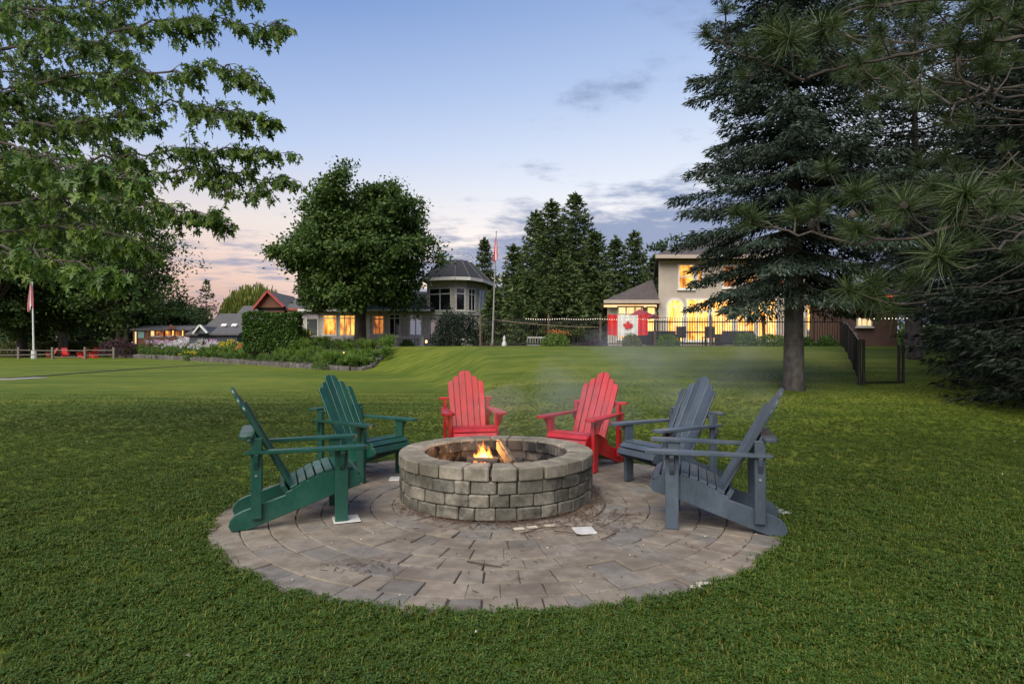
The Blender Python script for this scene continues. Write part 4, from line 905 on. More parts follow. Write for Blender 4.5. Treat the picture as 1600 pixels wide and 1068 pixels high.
# lit cottage
Yc = 74.0; c_x = lambda px: (px-800)/950*Yc; c_z = lambda py: CAM_H-(py-541)/950*Yc
t, q = gable_house('low brown cottage glowing orange under its eaves at the end of the flower bed', 203, 300, 514, 507, 541, Yc, 6, M_CEDAR, M_SHINGLE_GREY)
yw = Yc+.28
for p0, p1, y0, y1, pn in ((206.5, 212, 537, 517, M_LIT_PEACH), (233, 240, 525, 516, M_LIT_PEACH), (241, 255, 525, 516.5, M_LIT_DIM), (256, 265, 525, 516, M_LIT), (266.5, 272, 524, 510, M_LIT_HOT), (272, 281, 525, 516.5, M_LIT_DIM), (282, 287, 525, 513, M_LIT_HOT)):
    window(t, (c_x(p0), yw), (c_x(p1), yw), c_z(y0), c_z(y1), pn, 1, None, .06, M_CEDAR)
M_TEAL = simple('teal_door', (.16, .30, .26), (.13, .25, .22), .6, 2)
MB().box(c_x(213.5), c_x(223.5), yw-.06, yw-.01, c_z(528), c_z(516.5)).build('door', M_TEAL, t)
MB().prism([(c_x(262), c_z(514)), (c_x(276), c_z(514)), (c_x(268), c_z(506))], 1, Yc-.2, Yc-.05).build('porch_gable', M_CEDAR, t)
mb = MB()
for px in (210, 232, 256, 273, 288): mb.box(c_x(px)-.07, c_x(px)+.07, Yc-.15, Yc-.02, c_z(540), c_z(515))
mb.box(c_x(225), c_x(292), Yc-.2, Yc-.1, c_z(529), c_z(527.5)); mb.build('porch_posts', M_CEDAR, t)
# white house seen between the trunks
t, q = gable_house('small white house glimpsed between the tree trunks above the pale hedge', 96, 122, 527, 521, 538, 105, 6, M_DARKOPEN, M_SHINGLE, over=.4)
for px in (106, 111, 116): MB().box((px-801)/950*105, (px-798.6)/950*105, 105.1, 105.35, CAM_H, CAM_H+1.45).build('porch_column', M_TRIM, t)
# reddish cabin behind the pines
Yk = 27.0; k_x = lambda px: (px-800)/950*Yk; k_z = lambda py: CAM_H-(py-541)/950*Yk
M_PINKW = simple('dusky_pink_wall', (.12, .065, .055), (.09, .05, .042), .8, 3)
t = empty('red_cabin', (k_x(1370), Yk, 1.36), 'small dusky pink cabin with a red eaves board half hidden by pine branches', 'house')
MB().box(k_x(1334), k_x(1402), Yk, Yk+4, 1.1, k_z(466)).build('wall', M_PINKW, t)
mb = MB(); prism_roof(mb, [(k_x(1326), Yk-.4), (k_x(1410), Yk-.4), (k_x(1410), Yk+4.4), (k_x(1326), Yk+4.4)], k_z(461), [(k_x(1350), Yk+2), (k_x(1390), Yk+2), (k_x(1390), Yk+2.1), (k_x(1350), Yk+2.1)], k_z(440)); mb.build('roof', M_SHINGLE, t)
M_REDGLOW = glow('red_light_strip', (1, .06, .02), (1, .10, .03), 1.3, 2)
MB().box(k_x(1358), k_x(1384), Yk-.46, Yk-.42, k_z(465), k_z(463)).build('light_strip', M_REDGLOW, t)
window(t, (k_x(1338), Yk), (k_x(1362), Yk), k_z(510), k_z(496), M_LIT_PEACH, 3, None, .05)
# ------------------------------------------------------------------ iron fence with everything on it
YF = 28.0; f_x = lambda px: (px-800)/950*YF; ZF = 1.36
fence = empty('iron_fence', (f_x(1000), YF, ZF), 'long black iron picket fence along the top of the grass bank', 'fence')
fx0, fx1 = f_x(750), f_x(1312); ftop = 2.66
n = int((fx1-fx0)/.115); proto = None; xp = None
for k in range(n+1):
    x = fx0+(fx1-fx0)*k/n
    if proto is None:
        mb = MB().box(x-.013, x+.013, YF-.013, YF+.013, ZF-.12, ftop-.02); mb.lathe((x, YF, ftop-.02), [(.016, 0), (.018, .02), (.002, .075)], 4); proto = mb.build('picket', M_IRON, fence); xp = x
    else:
        c = proto.copy(); COL.objects.link(c); c.parent = fence; c.location.x = x-xp
for zz_ in (ftop-.18, ZF+.12): MB().box(fx0, fx1, YF-.018, YF+.018, zz_-.026, zz_+.026).build('rail', M_IRON, fence)
for px in (750.5, 857, 938, 1023, 1110, 1194, 1270, 1312):
    x = f_x(px); mb = MB().box(x-.045, x+.045, YF-.045, YF+.045, ZF-.15, ftop+.08); mb.lathe((x, YF, ftop+.08), [(.05, 0), (.055, .03), (.03, .05), (.035, .09), (.004, .13)], 6); mb.build('post', M_IRONRUST, fence)
MB().box(fx0-.05, fx1+.05, YF-.1, YF+.14, ZF-.35, ZF+.035).build('kerb', M_SAND, fence)
# strings of small bulbs
sl = empty('string_lights', (f_x(930), YF-.06, ftop), 'string of small white bulbs along the top of the iron fence', 'string lights')
pts = []
for k in range(61):
    px = 822+(1045-822)*k/60; s_ = (k % 15)/15; pts.append((f_x(px), YF-.07, 2.66-.035*4*s_*(1-s_)))
MB().tube(pts, .006, 4).build('cord', M_IRON, sl)
bp_ = None
for k, p in enumerate(pts):
    if bp_ is None: bp_ = MB().lathe((p[0], p[1], p[2]-.055), [(.006, 0), (.018, .014), (.015, .028), (.005, .038)], 6).build('bulb', M_BULB, sl); b0 = p
    else:
        c = bp_.copy(); COL.objects.link(c); c.parent = sl; c.location = (p[0]-b0[0], 0, p[2]-b0[2])
sl = empty('string_lights', (f_x(1330), 27, 2.6), 'short string of white bulbs hanging before the dusky pink cabin', 'string lights')
pts = [(f_x(1318)+k*.16, 26.7, 2.60+(.02 if k % 2 else 0)) for k in range(18)]
MB().tube(pts, .006, 4).build('cord', M_IRON, sl)
for p in pts: MB().lathe((p[0], p[1], p[2]-.055), [(.008, 0), (.024, .018), (.02, .038), (.006, .05)], 6).build('bulb', M_BULB, sl)
M_ROPE = simple('pale_rope', (.34, .25, .18), (.24, .18, .13), .8, 10)
pts = [P(771+(935-771)*k/20, 499+(511-499)*k/20+10*(k/20)*(1-k/20), 27.7) for k in range(21)]
rp = MB().tube(pts, .010, 5).build('rope', M_ROPE); props(rp, 'pale rope sagging from the thin flagpole along the iron fence', 'rope')
# flag hung on the fence
M_FRED = simple('flag_red', (.62, .022, .022), (.50, .016, .018), .7, 3, .2); M_FWHITE = simple('flag_white', (.72, .71, .69), (.62, .61, .60), .7, 3, .2)
fl = empty('fence_flag', (f_x(980), YF-.09, 1.9), 'red and white maple leaf flag tied flat on the iron fence', 'flag')
def cloth(name, px0, px1, m):
    V, Fc = [], []; nx_, nz_ = 16, 10; z0, z1 = P(0, 523.5, YF).z, P(0, 491.5, YF).z; X0, X1 = f_x(px0), f_x(px1)
    for j in range(nz_+1):
        for i in range(nx_+1):
            x = X0+(X1-X0)*i/nx_; z = z0+(z1-z0)*j/nz_; t = (x-f_x(949))/(f_x(1012)-f_x(949))
            z -= .05*math.sin(math.pi*t)*(1-j/nz_*.2)*1.2-.02; V.append((x, YF-.075-.016*math.sin(x*26)-.01*math.sin(x*9+z*5), z))
    for j in range(nz_):
        for i in range(nx_): a = j*(nx_+1)+i; Fc.append((a, a+1, a+nx_+2, a+nx_+1))
    mb = MB(); mb.add(V, Fc); o = mb.build(name, m, fl, smooth=True); return o
cloth('red_bar', 949, 964.7, M_FRED); cloth('white_field', 964.8, 996.2, M_FWHITE); cloth('red_bar', 996.3, 1012, M_FRED)
half = [(0, 1.0), (.10, .80), (.20, .86), (.16, .50), (.33, .66), (.37, .56), (.56, .60), (.50, .42), (.60, .36), (.28, .06), (.32, -.06), (.03, -.02), (.035, -.34)]
lf = half+[(-x, z) for x, z in half[::-1] if x > 0]
cx_, cz_ = f_x(980.4), P(0, 508.6, YF).z-.03; sc_ = .40
MB().prism([(cx_+x*sc_, cz_+(z-.25)*sc_*.92) for x, z in lf], 1, YF-.118, YF-.104).build('maple_leaf', M_FRED, fl)
# thin flagpole with limp flag
M_POLE = simple('grey_pole', (.34, .33, .32), (.26, .25, .25), .4, 8, metal=.4); M_WPOLE = simple('white_pole', (.68, .66, .64), (.56, .55, .54), .5, 5)
def limp_flag(par, top, h, w_, m1, m2, name='flag_cloth', y=-.05):
    for nm, m, a0, a1 in ((name, m1, 0, .36), (name, m2, .36, .68), (name, m1, .68, 1)):
        V, Fc = [], []; nx_, nz_ = 8, 14
        for j in range(nz_+1):
            v_ = j/nz_
            for i in range(nx_+1):
                u_ = a0+(a1-a0)*i/nx_; wd = w_*(.25+.9*v_**.8*(1-.15*v_)); x = top.x+(u_-.5)*wd+.04*math.sin(v_*5+1)*w_
                V.append((x, top.y+y+.09*w_*math.sin(u_*14+v_*2), top.z-h*v_*(1+.12*math.sin(u_*7))))
        for j in range(nz_):
            for i in range(nx_): a = j*(nx_+1)+i; Fc.append((a, a+1, a+nx_+2, a+nx_+1))
        mb = MB(); mb.add(V, Fc); mb.build(nm, m, par, smooth=True)
pb, pt_ = P(769, 539, 27.5), P(775.5, 363, 27.5)
fp = empty('flagpole', pb, 'thin grey flagpole leaning at the corner of the iron fence with a small limp flag', 'flagpole')
MB().tube([pb-Vector((0, 0, .3)), pb.lerp(pt_, .5), pt_], [.045, .034, .018], 8).build('pole', M_POLE, fp); MB().lathe(pt_, [(.01, 0), (.035, .03), (.01, .07)], 8).build('finial', M_POLE, fp)
MB().lathe(pb-Vector((0, 0, .1)), [(.10, 0), (.10, .12), (.055, .2)], 8).build('base', M_IRONRUST, fp)
limp_flag(fp, pt_-Vector((.02, 0, .25)), 1.0, .20, M_FRED, M_FWHITE)
YW = 67.0; pb, pt_ = P(53, 562, YW), P(50.5, 443, YW)
fp = empty('flagpole', pb, 'tall white flagpole with a drooping red and white flag inside the rail fence', 'flagpole')
MB().tube([pb-Vector((0, 0, .3)), pt_], [.11, .06], 8).build('pole', M_WPOLE, fp); MB().lathe(pb-Vector((0, 0, .1)), [(.28, 0), (.24, 1.1), (.13, 1.2)], 8).build('base', M_WPOLE, fp); MB().lathe(pt_, [(.03, 0), (.12, .1), (.03, .22)], 8).build('finial', M_WPOLE, fp)
limp_flag(fp, pt_-Vector((.05, 0, .1)), 2.7, .75, simple('faded_red', (.55, .16, .17), (.50, .12, .14), .7, 3), M_FWHITE, y=-.2)
# ------------------------------------------------------------------ terrace things behind the fence
pu = P(1002, 541, 31.5); um = empty('patio_umbrella', (pu.x, pu.y, 1.36), 'half lowered dark red patio umbrella beside the arched window', 'umbrella')
M_UMB = simple('red_canvas', (.27, .035, .045), (.20, .026, .035), .8, 4)
MB().tube([(pu.x, pu.y, 1.36), (pu.x, pu.y, 3.4)], .03, 8).build('pole', M_IRON, um)
mb = MB(); K = 8; ap = Vector((pu.x-.1, pu.y, 3.28))
rim = [Vector((pu.x+.95*math.cos(2*math.pi*k/K+.2), pu.y+.95*math.sin(2*math.pi*k/K+.2), 2.82+.06*math.cos(2*math.pi*k/K))) for k in range(K)]
for k in range(K):
    a, c = rim[k], rim[(k+1) % K]; mid = (a+c)/2-Vector((0, 0, -.03)); mb.add([ap, a, mid, c, a-Vector((0, 0, .09)), mid-Vector((0, 0, .09)), c-Vector((0, 0, .09))], [(0, 1, 2), (0, 2, 3), (1, 4, 5, 2), (2, 5, 6, 3)])
mb.build('canopy', M_UMB, um)
M_WICKER = simple('dark_wicker', (.022, .022, .026), (.04, .038, .042), .8, 40, .6); M_CUSH = simple('grey_cushion', (.085, .09, .10), (.065, .07, .08), .9, 4)
def sofa(px, Y, wd, label):
    p = P(px, 541, Y); t = empty('garden_sofa', (p.x, Y, 1.36), label, 'sofa'); x = p.x
    MB().box(x-wd/2, x+wd/2, Y-.4, Y+.4, 1.46, 1.70).build('base', M_WICKER, t, bevel=.02); MB().box(x-wd/2, x+wd/2, Y-.48, Y-.403, 1.42, 2.10).build('backrest', M_WICKER, t, bevel=.02)
    for s in (-1, 1): MB().box(x+s*(wd/2+.06)-.055, x+s*(wd/2+.06)+.055, Y-.4, Y+.42, 1.40, 1.95).build('armrest', M_WICKER, t, bevel=.02)
    for q in range(max(2, int(wd/.7))):
        k = max(2, int(wd/.7)); MB().box(x-wd/2+wd*q/k+.02, x-wd/2+wd*(q+1)/k-.02, Y-.38, Y+.38, 1.703, 1.84).build('cushion', M_CUSH, t, bevel=.03)
    for a in (-1, 1):
        for b_ in (-1, 1): MB().box(x+a*(wd/2-.08)-.03, x+a*(wd/2-.08)+.03, Y+b_*.32-.03, Y+b_*.32+.03, 1.36, 1.459).build('leg', M_IRON, t)
sofa(1148, 29.6, 1.5, 'dark wicker garden sofa behind the iron fence below the brightest windows'); sofa(1020, 29.8, 1.9, 'dark wicker garden sofa behind the maple leaf flag')
p = P(1082, 541, 31); tb = empty('garden_table', (p.x, 31, 1.36), 'dark garden table on the terrace behind the iron fence', 'table')
MB().box(p.x-.9, p.x+.9, 30.5, 31.5, 2.05, 2.10).build('tabletop', M_WICKER, tb)
for a in (-.8, .8):
    for b_ in (30.6, 31.4): MB().box(p.x+a-.04, p.x+a+.04, b_-.04, b_+.04, 1.36, 2.049).build('leg', M_IRON, tb)
for px, lbl in ((1062, 'dark garden chair at the window end of the garden table'), (1106, 'dark garden chair at the sofa end of the garden table')):
    q = P(px, 541, 30.4); t = empty('garden_chair', (q.x, 30.4, 1.36), lbl, 'chair'); MB().box(q.x-.24, q.x+.24, 30.15, 30.62, 1.78, 1.83).build('seat', M_WICKER, t); MB().box(q.x-.24, q.x+.24, 30.10, 30.145, 1.80, 2.34).build('backrest', M_WICKER, t)
    for a in (-.2, .2):
        for b_ in (30.2, 30.58): MB().box(q.x+a-.02, q.x+a+.02, b_-.02, b_+.02, 1.36, 1.779).build('leg', M_IRON, t)
p = P(788, 541, 27.9); g_ = empty('garden_gnome', (p.x, p.y-.25, ZF), 'small pale stone figure standing at the foot of the iron fence', 'statue')
MB().lathe((p.x, p.y-.25, ZF-.05), [(.10, 0), (.12, .12), (.08, .24), (.05, .30), (.07, .34), (.06, .42), (.01, .55)], 10).build('figure', M_WTILE, g_, smooth=True)
p = P(838, 541, 29.2); pl = empty('patio_screen', (p.x, 29.2, 1.36), 'pale pierced garden panel standing behind the fence next to the round shrub', 'screen')
MB().box(p.x-.45, p.x+.45, 29.2, 29.25, 1.75, 1.82).build('rail', M_WTILE, pl); MB().box(p.x-.45, p.x+.45, 29.2, 29.25, 1.36, 1.42).build('rail', M_WTILE, pl)
for k in range(8): MB().box(p.x-.45+k*.122, p.x-.40+k*.122, 29.202, 29.248, 1.421, 1.749).build('slat', M_WTILE, pl)
p = P(972, 541, 27.7); MBo = MB().lathe((p.x, p.y, 1.36), [(.055, 0), (.075, .24), (.085, .26)], 10).build('flower_pot', M_WTILE); props(MBo, 'small white pot below the maple leaf flag', 'pot')
# shrubs along the foot of the fence
for px, wd, hh, lbl, lm, sd in ((868, .68, .58, 'broad rounded light green shrub at the fence between two posts near the flagpole', M_SHRUB, 3), (986, .44, .55, 'small round pale green shrub right below the maple leaf flag', M_HEDGE_PALE, 4), (1043, .52, .52, 'low round green shrub beside the maple leaf flag shrub', M_SHRUB, 5), (1164, .48, .66, 'tall rounded bright green shrub below the garden sofa', M_SHRUB, 6), (1203, .68, .58, 'broad yellow green shrub just beside the big spruce trunk', M_SHRUB, 7), (930, .32, .32, 'small reddish shrub in the bed by the fence', M_PURPLE, 8), (1258, .42, .40, 'low dull green shrub behind the big spruce trunk', M_HEDGE, 9), (1292, .45, .45, 'low dark shrub in the corner where the two fences meet', M_HEDGE, 10)):
    p = P(px, 541, 27.35); shrub(lbl, (p.x, 27.35, gz(p.x, 27.35)-.02), wd, hh, 1500, .075, lm, seed=sd)
p = P(872, 541, 27.6); t = empty('lily_plant', (p.x-.1, 27.75, 1.36), 'orange flowered plant rising behind the broad light green shrub', 'plant')
V, Fq = rhombi(np.stack([rng.normal(p.x, .28, 90), rng.normal(27.72, .08, 90), 1.88+rng.random(90)*.20], 1), rdir(90), rdir(90), np.full(90, .09), np.full(90, .04)); fast_mesh('flowers', V, Fq, M_ORANGEP, t)
mb = MB()
for q in range(14): x = random.gauss(p.x, .2); mb.tube([(x, 27.74, 1.34), (x+random.uniform(-.1, .1), 27.72, 2.0)], .008, 4)
mb.build('stems', M_BEDGREEN, t)
# ------------------------------------------------------------------ chain link fence going down the bank
c0, c1 = P(1343, 600, 15.0), P(1408, 600, 15.2)
cf = empty('wire_fence', (c0.x, c0.y, gz(c0.x, c0.y)), 'black wire mesh fence with a gate frame running down the bank under the pines', 'fence')
corner = Vector((f_x(1312), YF-.1, 0)); run = [Vector((c0.x, c0.y, 0)).lerp(corner, k/5) for k in range(6)]
M_MESH, nt, b, o = new_mat('wire_mesh'); b.inputs['Base Color'].default_value = (.012, .012, .012, 1); b.inputs['Roughness'].default_value = .6
for k, p in enumerate(run):
    z = gz(p.x, p.y); MB().tube([(p.x, p.y, z-.2), (p.x, p.y, z+1.12)], .032 if k else .04, 8).build('post', M_IRON, cf)
for a, c in ((run[0], run[-1]),):
    MB().tube([(p.x, p.y, gz(p.x, p.y)+1.09) for p in run], .02, 6).build('top_rail', M_IRON, cf)
for k in range(5):
    mb = MB(); a, c = run[k], run[k+1]; L_ = (c-a).length; n = int(L_/.12)
    for q in range(n):
        for s in (0, 1):
            u0, u1 = (q/n, (q+6)/n) if s == 0 else ((q+6)/n, q/n)
            if max(u0, u1) > 1: continue
            A, B_ = a.lerp(c, u0), a.lerp(c, u1); mb.tube([(A.x, A.y, gz(A.x, A.y)+.04), (B_.x, B_.y, gz(B_.x, B_.y)+1.07)], .0045, 3, cap=False)
    mb.build('wire', M_MESH, cf)
gt = empty('gate', (c0.x, c0.y-.05, gz(c0.x, c0.y)), 'open black gate frame standing at the lower end of the wire fence', 'gate')
za = gz(c0.x, c0.y)
for x, y in ((c0.x+.10, c0.y), (c1.x-.06, c1.y), (c1.x+.05, c1.y)): MB().tube([(x, y, za-.2), (x, y, za+(1.12 if x < c1.x-.1 else .98))], .035, 8).build('post', M_IRON, gt)
MB().tube([(c0.x+.1, c0.y, za+.06), (c1.x, c1.y, za+.06)], .022, 6).build('bottom_rail', M_IRON, gt)
pa = MB().tube([P(1318, 504, 24), P(1340, 523, 23.4)], .018, 6).build('rail_bar', M_POLE); props(pa, 'slanting pale metal bar above the wire fence', 'bar')
# ------------------------------------------------------------------ far left: rail fence, chairs, gravel
rf = empty('rail_fence', P(85, 560, 66), 'weathered split rail fence with leaning posts across the far lawn', 'fence')
M_OLDWOOD = simple('weathered_wood', (.20, .17, .14), (.12, .10, .085), .9, 6, .5, (3, 3, 1))
fpx = [(-70, 0), (-25, .1), (29, -.16), (82, -.22), (133, -.08), (178, .05)]; posts = []
for px, ln in fpx:
    p = P(px, 0, 66); posts.append(Vector((p.x, 66, 0))); MB().box(p.x-.095, p.x+.095, 65.9, 66.1, -.3, 1.28).build('post', M_OLDWOOD, rf)
for k, (px, ln) in enumerate(fpx):
    pass
for k in range(len(posts)-1):
    a, c = posts[k], posts[k+1]
    for h in ((.95, .42) if k not in (3,) else (.95, .20)): MB().tube([a+Vector((.14, -.02, h)), c+Vector((-.14, .02, h+random.uniform(-.08, .08)))], .048, 6).build('rail', M_OLDWOOD, rf)
M_FARRED = simple('bright_red_paint', (.62, .03, .025), (.50, .02, .02), .5, 3); M_DULLRED = simple('dull_red_paint', (.42, .08, .06), (.34, .06, .05), .6, 3)
def far_chair(px, Y, rot, m, label):
    p = P(px, 0, Y); t = empty('garden_chair', (0, 0, 0), label, 'chair', 'red chairs around the far fire circle'); 
    MB().prism([(-.75, 0), (-.62, 0), (.1, .24), (.12, .38), (0, .42), (-.4, .27), (-.75, .12)], 0, -.27, .27).build('seat', m, t)
    bk = MB(); bk.obox((0, -.60, .68), Vector((.26, 0, 0)), Vector((0, .012, .006)), Vector((0, -.20, .40))); bk.build('backrest', m, t)
    for s in (-1, 1): MB().box(s*.34-.07, s*.34+.07, -.6, .2, .55, .59).build('armrest', m, t); MB().box(s*.30-.02, s*.30+.02, -.0, .1, 0, .549).build('front_leg', m, t)
    t.location = (p.x, Y, gz(p.x, Y)); t.rotation_euler = (0, 0, rot); t.scale = (1.08,)*3
far_chair(76, 71, 2.6, M_DULLRED, 'faded red chair next to the white flagpole across the lawn'); far_chair(102, 71, 3.9, M_FARRED, 'bright red chair turned its back by the pale trunk'); far_chair(127, 70, 1.2, M_FARRED, 'bright red chair beside the last rail fence post'); far_chair(145, 72, 1.0, M_FARRED, 'red chair closest to the flower bed across the lawn')
p = P(113, 0, 72); fr = MB().lathe((p.x, 72, gz(p.x, 72)), [(.9, 0), (.85, .35), (.6, .36), (.55, .1)], 12).build('fire_ring', M_DARKOPEN); props(fr, 'dark low fire ring between the far red chairs', 'fire pit')
M_GRAVEL = simple('pale_gravel', (.34, .31, .28), (.24, .22, .20), .95, 30, .5)
def ground_strip(name, pts, wid, m, h=.02, **kw):
    mb = MB(); vs, fs = [], []
    for i, (x, y) in enumerate(pts):
        d = Vector((pts[min(i+1, len(pts)-1)][0]-pts[max(i-1, 0)][0], pts[min(i+1, len(pts)-1)][1]-pts[max(i-1, 0)][1], 0)).normalized(); nn = Vector((-d.y, d.x, 0))
        for s in (-1, 1):
            q = Vector((x, y, 0))+nn*s*wid/2*(1+.2*math.sin(i*1.7)); vs += [(q.x, q.y, gz(q.x, q.y)-.05), (q.x, q.y, gz(q.x, q.y)+h)]
    for i in range(len(pts)-1):
        a = i*4; fs += [(a+1, a+3, a+7, a+5), (a, a+1, a+5, a+4), (a+2, a+6, a+7, a+3)]
    mb.add(vs, fs); return mb.build(name, m)
def gp(px, py): Y = 950*1.35/(py-541); return ((px-800)/950*Y, Y)
cf_ = MB()
for q in range(12):
    yy_ = 2.4+abs(random.gauss(0, 4.5)); xx_ = random.uniform(-.9, .9)*yy_
    if math.hypot(xx_-PATIO_C[0], yy_-PATIO_C[1]) < PATIO_R+.1: continue
    s_ = random.uniform(.004, .008); cf_.lathe((xx_, yy_, gz(xx_, yy_)+.026), [(s_*.4, -.004), (s_, .002), (s_*.8, .008), (s_*.2, .012)], 5)
props(cf_.build('clover_flowers', M_WHITEP), 'tiny white clover flowers dotted through the short grass', 'flowers', kind='stuff')
dl2 = MB()
for q in range(8):
    yy_ = 2.4+abs(random.gauss(0, 4)); xx_ = random.uniform(-.9, .9)*yy_
    if math.hypot(xx_-PATIO_C[0], yy_-PATIO_C[1]) < PATIO_R+.1: continue
    a = random.uniform(0, 6.28); s_ = random.uniform(.010, .02); z = gz(xx_, yy_)+.03; c_, n_ = math.cos(a)*s_, math.sin(a)*s_
    dl2.add([(xx_-c_, yy_-n_, z), (xx_+n_*.5, yy_-c_*.5, z+.006), (xx_+c_, yy_+n_, z+.002), (xx_-n_*.5, yy_+c_*.5, z+.008)], [(0, 1, 2), (0, 2, 3)])
props(dl2.build('fallen_leaves', M_OLDWOOD), 'few dry fallen leaves lying in the short grass', 'leaves', kind='stuff')
props(ground_strip('path', [gp(-90, 594), gp(-20, 592.5), gp(20, 592), (gp(66, 589.5))], .9, M_GRAVEL), kind='structure')
ln = [gp(px, py) for px, py in ((-90, 594), (20, 591), (80, 586.5), (140, 582), (200, 577.5), (260, 573.5), (320, 570.5), (380, 569.5))]
ln2 = []
for a, c in zip(ln[:-1], ln[1:]): ln2 += [(a[0]+(c[0]-a[0])*k/5, a[1]+(c[1]-a[1])*k/5) for k in range(5)]
ed = ground_strip('lawn_edging', ln2, .16, M_SAND, .035); props(ed, 'thin dark edging line crossing the lawn from the gravel path towards the flower bed', 'edging')
# ------------------------------------------------------------------ flower bed with a rough stone edge
BP = [(592, 574.5), (575, 578.5), (535, 579), (440, 573), (360, 567), (280, 562), (200, 559), (160, 555.5)]
bl = [Vector((*gp(*q), 0)) for q in BP]; bl[0] = Vector((-8.0, 38.0, 0)); bl[-1] = Vector((bl[-2].x-8, bl[-2].y+9, 0))
dl = [0]
for a, c in zip(bl[:-1], bl[1:]): dl.append(dl[-1]+(c-a).length)
def along(d):
    for i in range(len(bl)-1):
        if d <= dl[i+1] or i == len(bl)-2:
            t = (d-dl[i])/(dl[i+1]-dl[i]); dd = (bl[i+1]-bl[i]).normalized(); return bl[i].lerp(bl[i+1], t), dd
M_EDGE = stone_mat('edging_stone', [(0, (.06, .055, .05)), (.5, (.105, .095, .088)), (.8, (.085, .07, .07)), (1, (.14, .13, .12))], moss=(.035, .033, .028), b1=1.0)
wall = empty('stone_edging', bl[2], 'low rough grey stone wall edging the long flower bed', 'wall')
d = 0.0
while d < dl[-1]:
    p, dd = along(d); far_ = p.y/36; sl_ = random.uniform(.35, .75)*far_**.9; hh = (.30+.22*(far_-1))*random.uniform(.85, 1.12); q, _ = along(min(d+sl_, dl[-1])); md = (p+q)/2; dr = (q-p).normalized() if (q-p).length > .01 else dd; nn = Vector((dr.y, -dr.x, 0))
    mb = MB(); mb.obox(md+Vector((0, 0, gz(md.x, md.y)-.1+hh/2))+nn*random.uniform(-.04, .04), dr*(sl_*.47), nn*random.uniform(.14, .2), Vector((0, 0, hh/2+.05)))
    mb.v = [tuple(Vector(v_)+Vector((random.uniform(-.035, .035), random.uniform(-.035, .035), random.uniform(-.03, .03)))*far_**.5) for v_ in mb.v]
    mb.build('stone', M_EDGE, wall, bevel=.03*far_**.5); d += sl_
soil = MB(); vs, fs = [], []
M_SOIL = simple('bed_soil', (.045, .035, .026), (.03, .024, .018), .95, 3, .6)
for i in range(41):
    p, dd = along(dl[-1]*i/40); nn = Vector((-dd.y, dd.x, 0)); nn = nn if nn.y > 0 else -nn; far_ = p.y/36
    rz_ = min(1, i/4)
    for k, (o_, h) in enumerate(((.02, -.1), (.02, .26*far_**.6*rz_), (2.5, .42*far_**.6*rz_), (6, .40*far_**.6*rz_), (6.5, -.3))):
        q = p+nn*o_*max(.25, min(1, i/6)); vs.append((q.x, q.y, gz(q.x, q.y)+h))
for i in range(40):
    for k in range(4): a = i*5+k; fs.append((a, a+1, a+6, a+5))
soil.add(vs, fs); props(soil.build('flower_bed', M_SOIL), kind='structure')
def clump_mesh(kind, seed):
    "one plant about a metre across and a metre high, standing at the origin"
    r_ = np.random.default_rng(seed); parts = []; mi = []
    if kind == 'lily':
        n = 130; a = r_.random(n)*6.28; r0 = r_.random(n)*.16; b_ = np.stack([r0*np.cos(a), r0*np.sin(a), np.zeros(n)], 1); h = .45+.5*r_.random(n); sp = .15+.35*r_.random(n)
        m1 = b_+np.stack([np.cos(a)*sp*.5, np.sin(a)*sp*.5, h], 1); d1 = m1-b_
        V, F = rhombi(b_, d1, r_.normal(size=(n, 3)), np.linalg.norm(d1, axis=1), np.full(n, .022), 0, .6); parts.append((V, F)); mi += [0]*n
        d2 = np.stack([np.cos(a)*sp, np.sin(a)*sp, -.25*h], 1); V, F = rhombi(m1-d1*.25, d2+d1*.25, r_.normal(size=(n, 3)), .42*h, np.full(n, .02), 0, .4); parts.append((V, F)); mi += [0]*n
    else:
        n = 420; d = unit(r_.normal(size=(n, 3))); d[:, 2] = np.abs(d[:, 2]); Pt = d*np.array([.45, .45, .75])*(.5+.5*r_.random(n))[:, None]
        V, F = rhombi(Pt, d+r_.normal(size=(n, 3))*.7, r_.normal(size=(n, 3)), .10+.10*r_.random(n), np.full(n, .035)); parts.append((V, F)); mi += [0]*n
    if kind in ('phlox', 'yellow', 'orange'):
        n = 260 if kind == 'phlox' else 110; hc = r_.normal(size=(14, 2))*.28; c = r_.integers(0, 14, n)
        Pt = np.stack([hc[c, 0]+r_.normal(size=n)*.06, hc[c, 1]+r_.normal(size=n)*.06, .78+.14*r_.random(n)-.5*(hc[c, 0]**2+hc[c, 1]**2)], 1)
        V, F = rhombi(Pt, unit(r_.normal(size=(n, 3))), r_.normal(size=(n, 3)), np.full(n, .09), np.full(n, .04)); parts.append((V, F)); mi += [1]*n
    V, F = merge(parts); return V, F, mi
KM = {'lily': ([M_LILY], 'arching bright green lily clump growing in the long flower bed', 'lily_clump', 'lily clumps in the flower bed'),
      'leafy': ([M_BEDGREEN], 'bushy mid green perennial growing in the long flower bed', 'leafy_plant', 'leafy perennials in the flower bed'),
      'phlox': ([M_BEDGREEN, M_WHITEP], 'leafy plant topped with white flower heads in the long flower bed', 'white_phlox', 'white flowered plants in the flower bed'),
      'pink': ([M_BEDGREEN, M_PINKP], 'leafy plant topped with pale pink flower heads in the long flower bed', 'pink_phlox', 'pink flowered plants in the flower bed'),
      'yellow': ([M_SHRUB, M_YELLOWP], 'plant covered in small yellow flowers in the long flower bed', 'yellow_flower', 'yellow flowered plants in the flower bed'),
      'orange': ([M_LILY, M_ORANGEP], 'plant with small orange flowers in the long flower bed', 'orange_flower', 'orange flowered plants in the flower bed')}
PM = {}
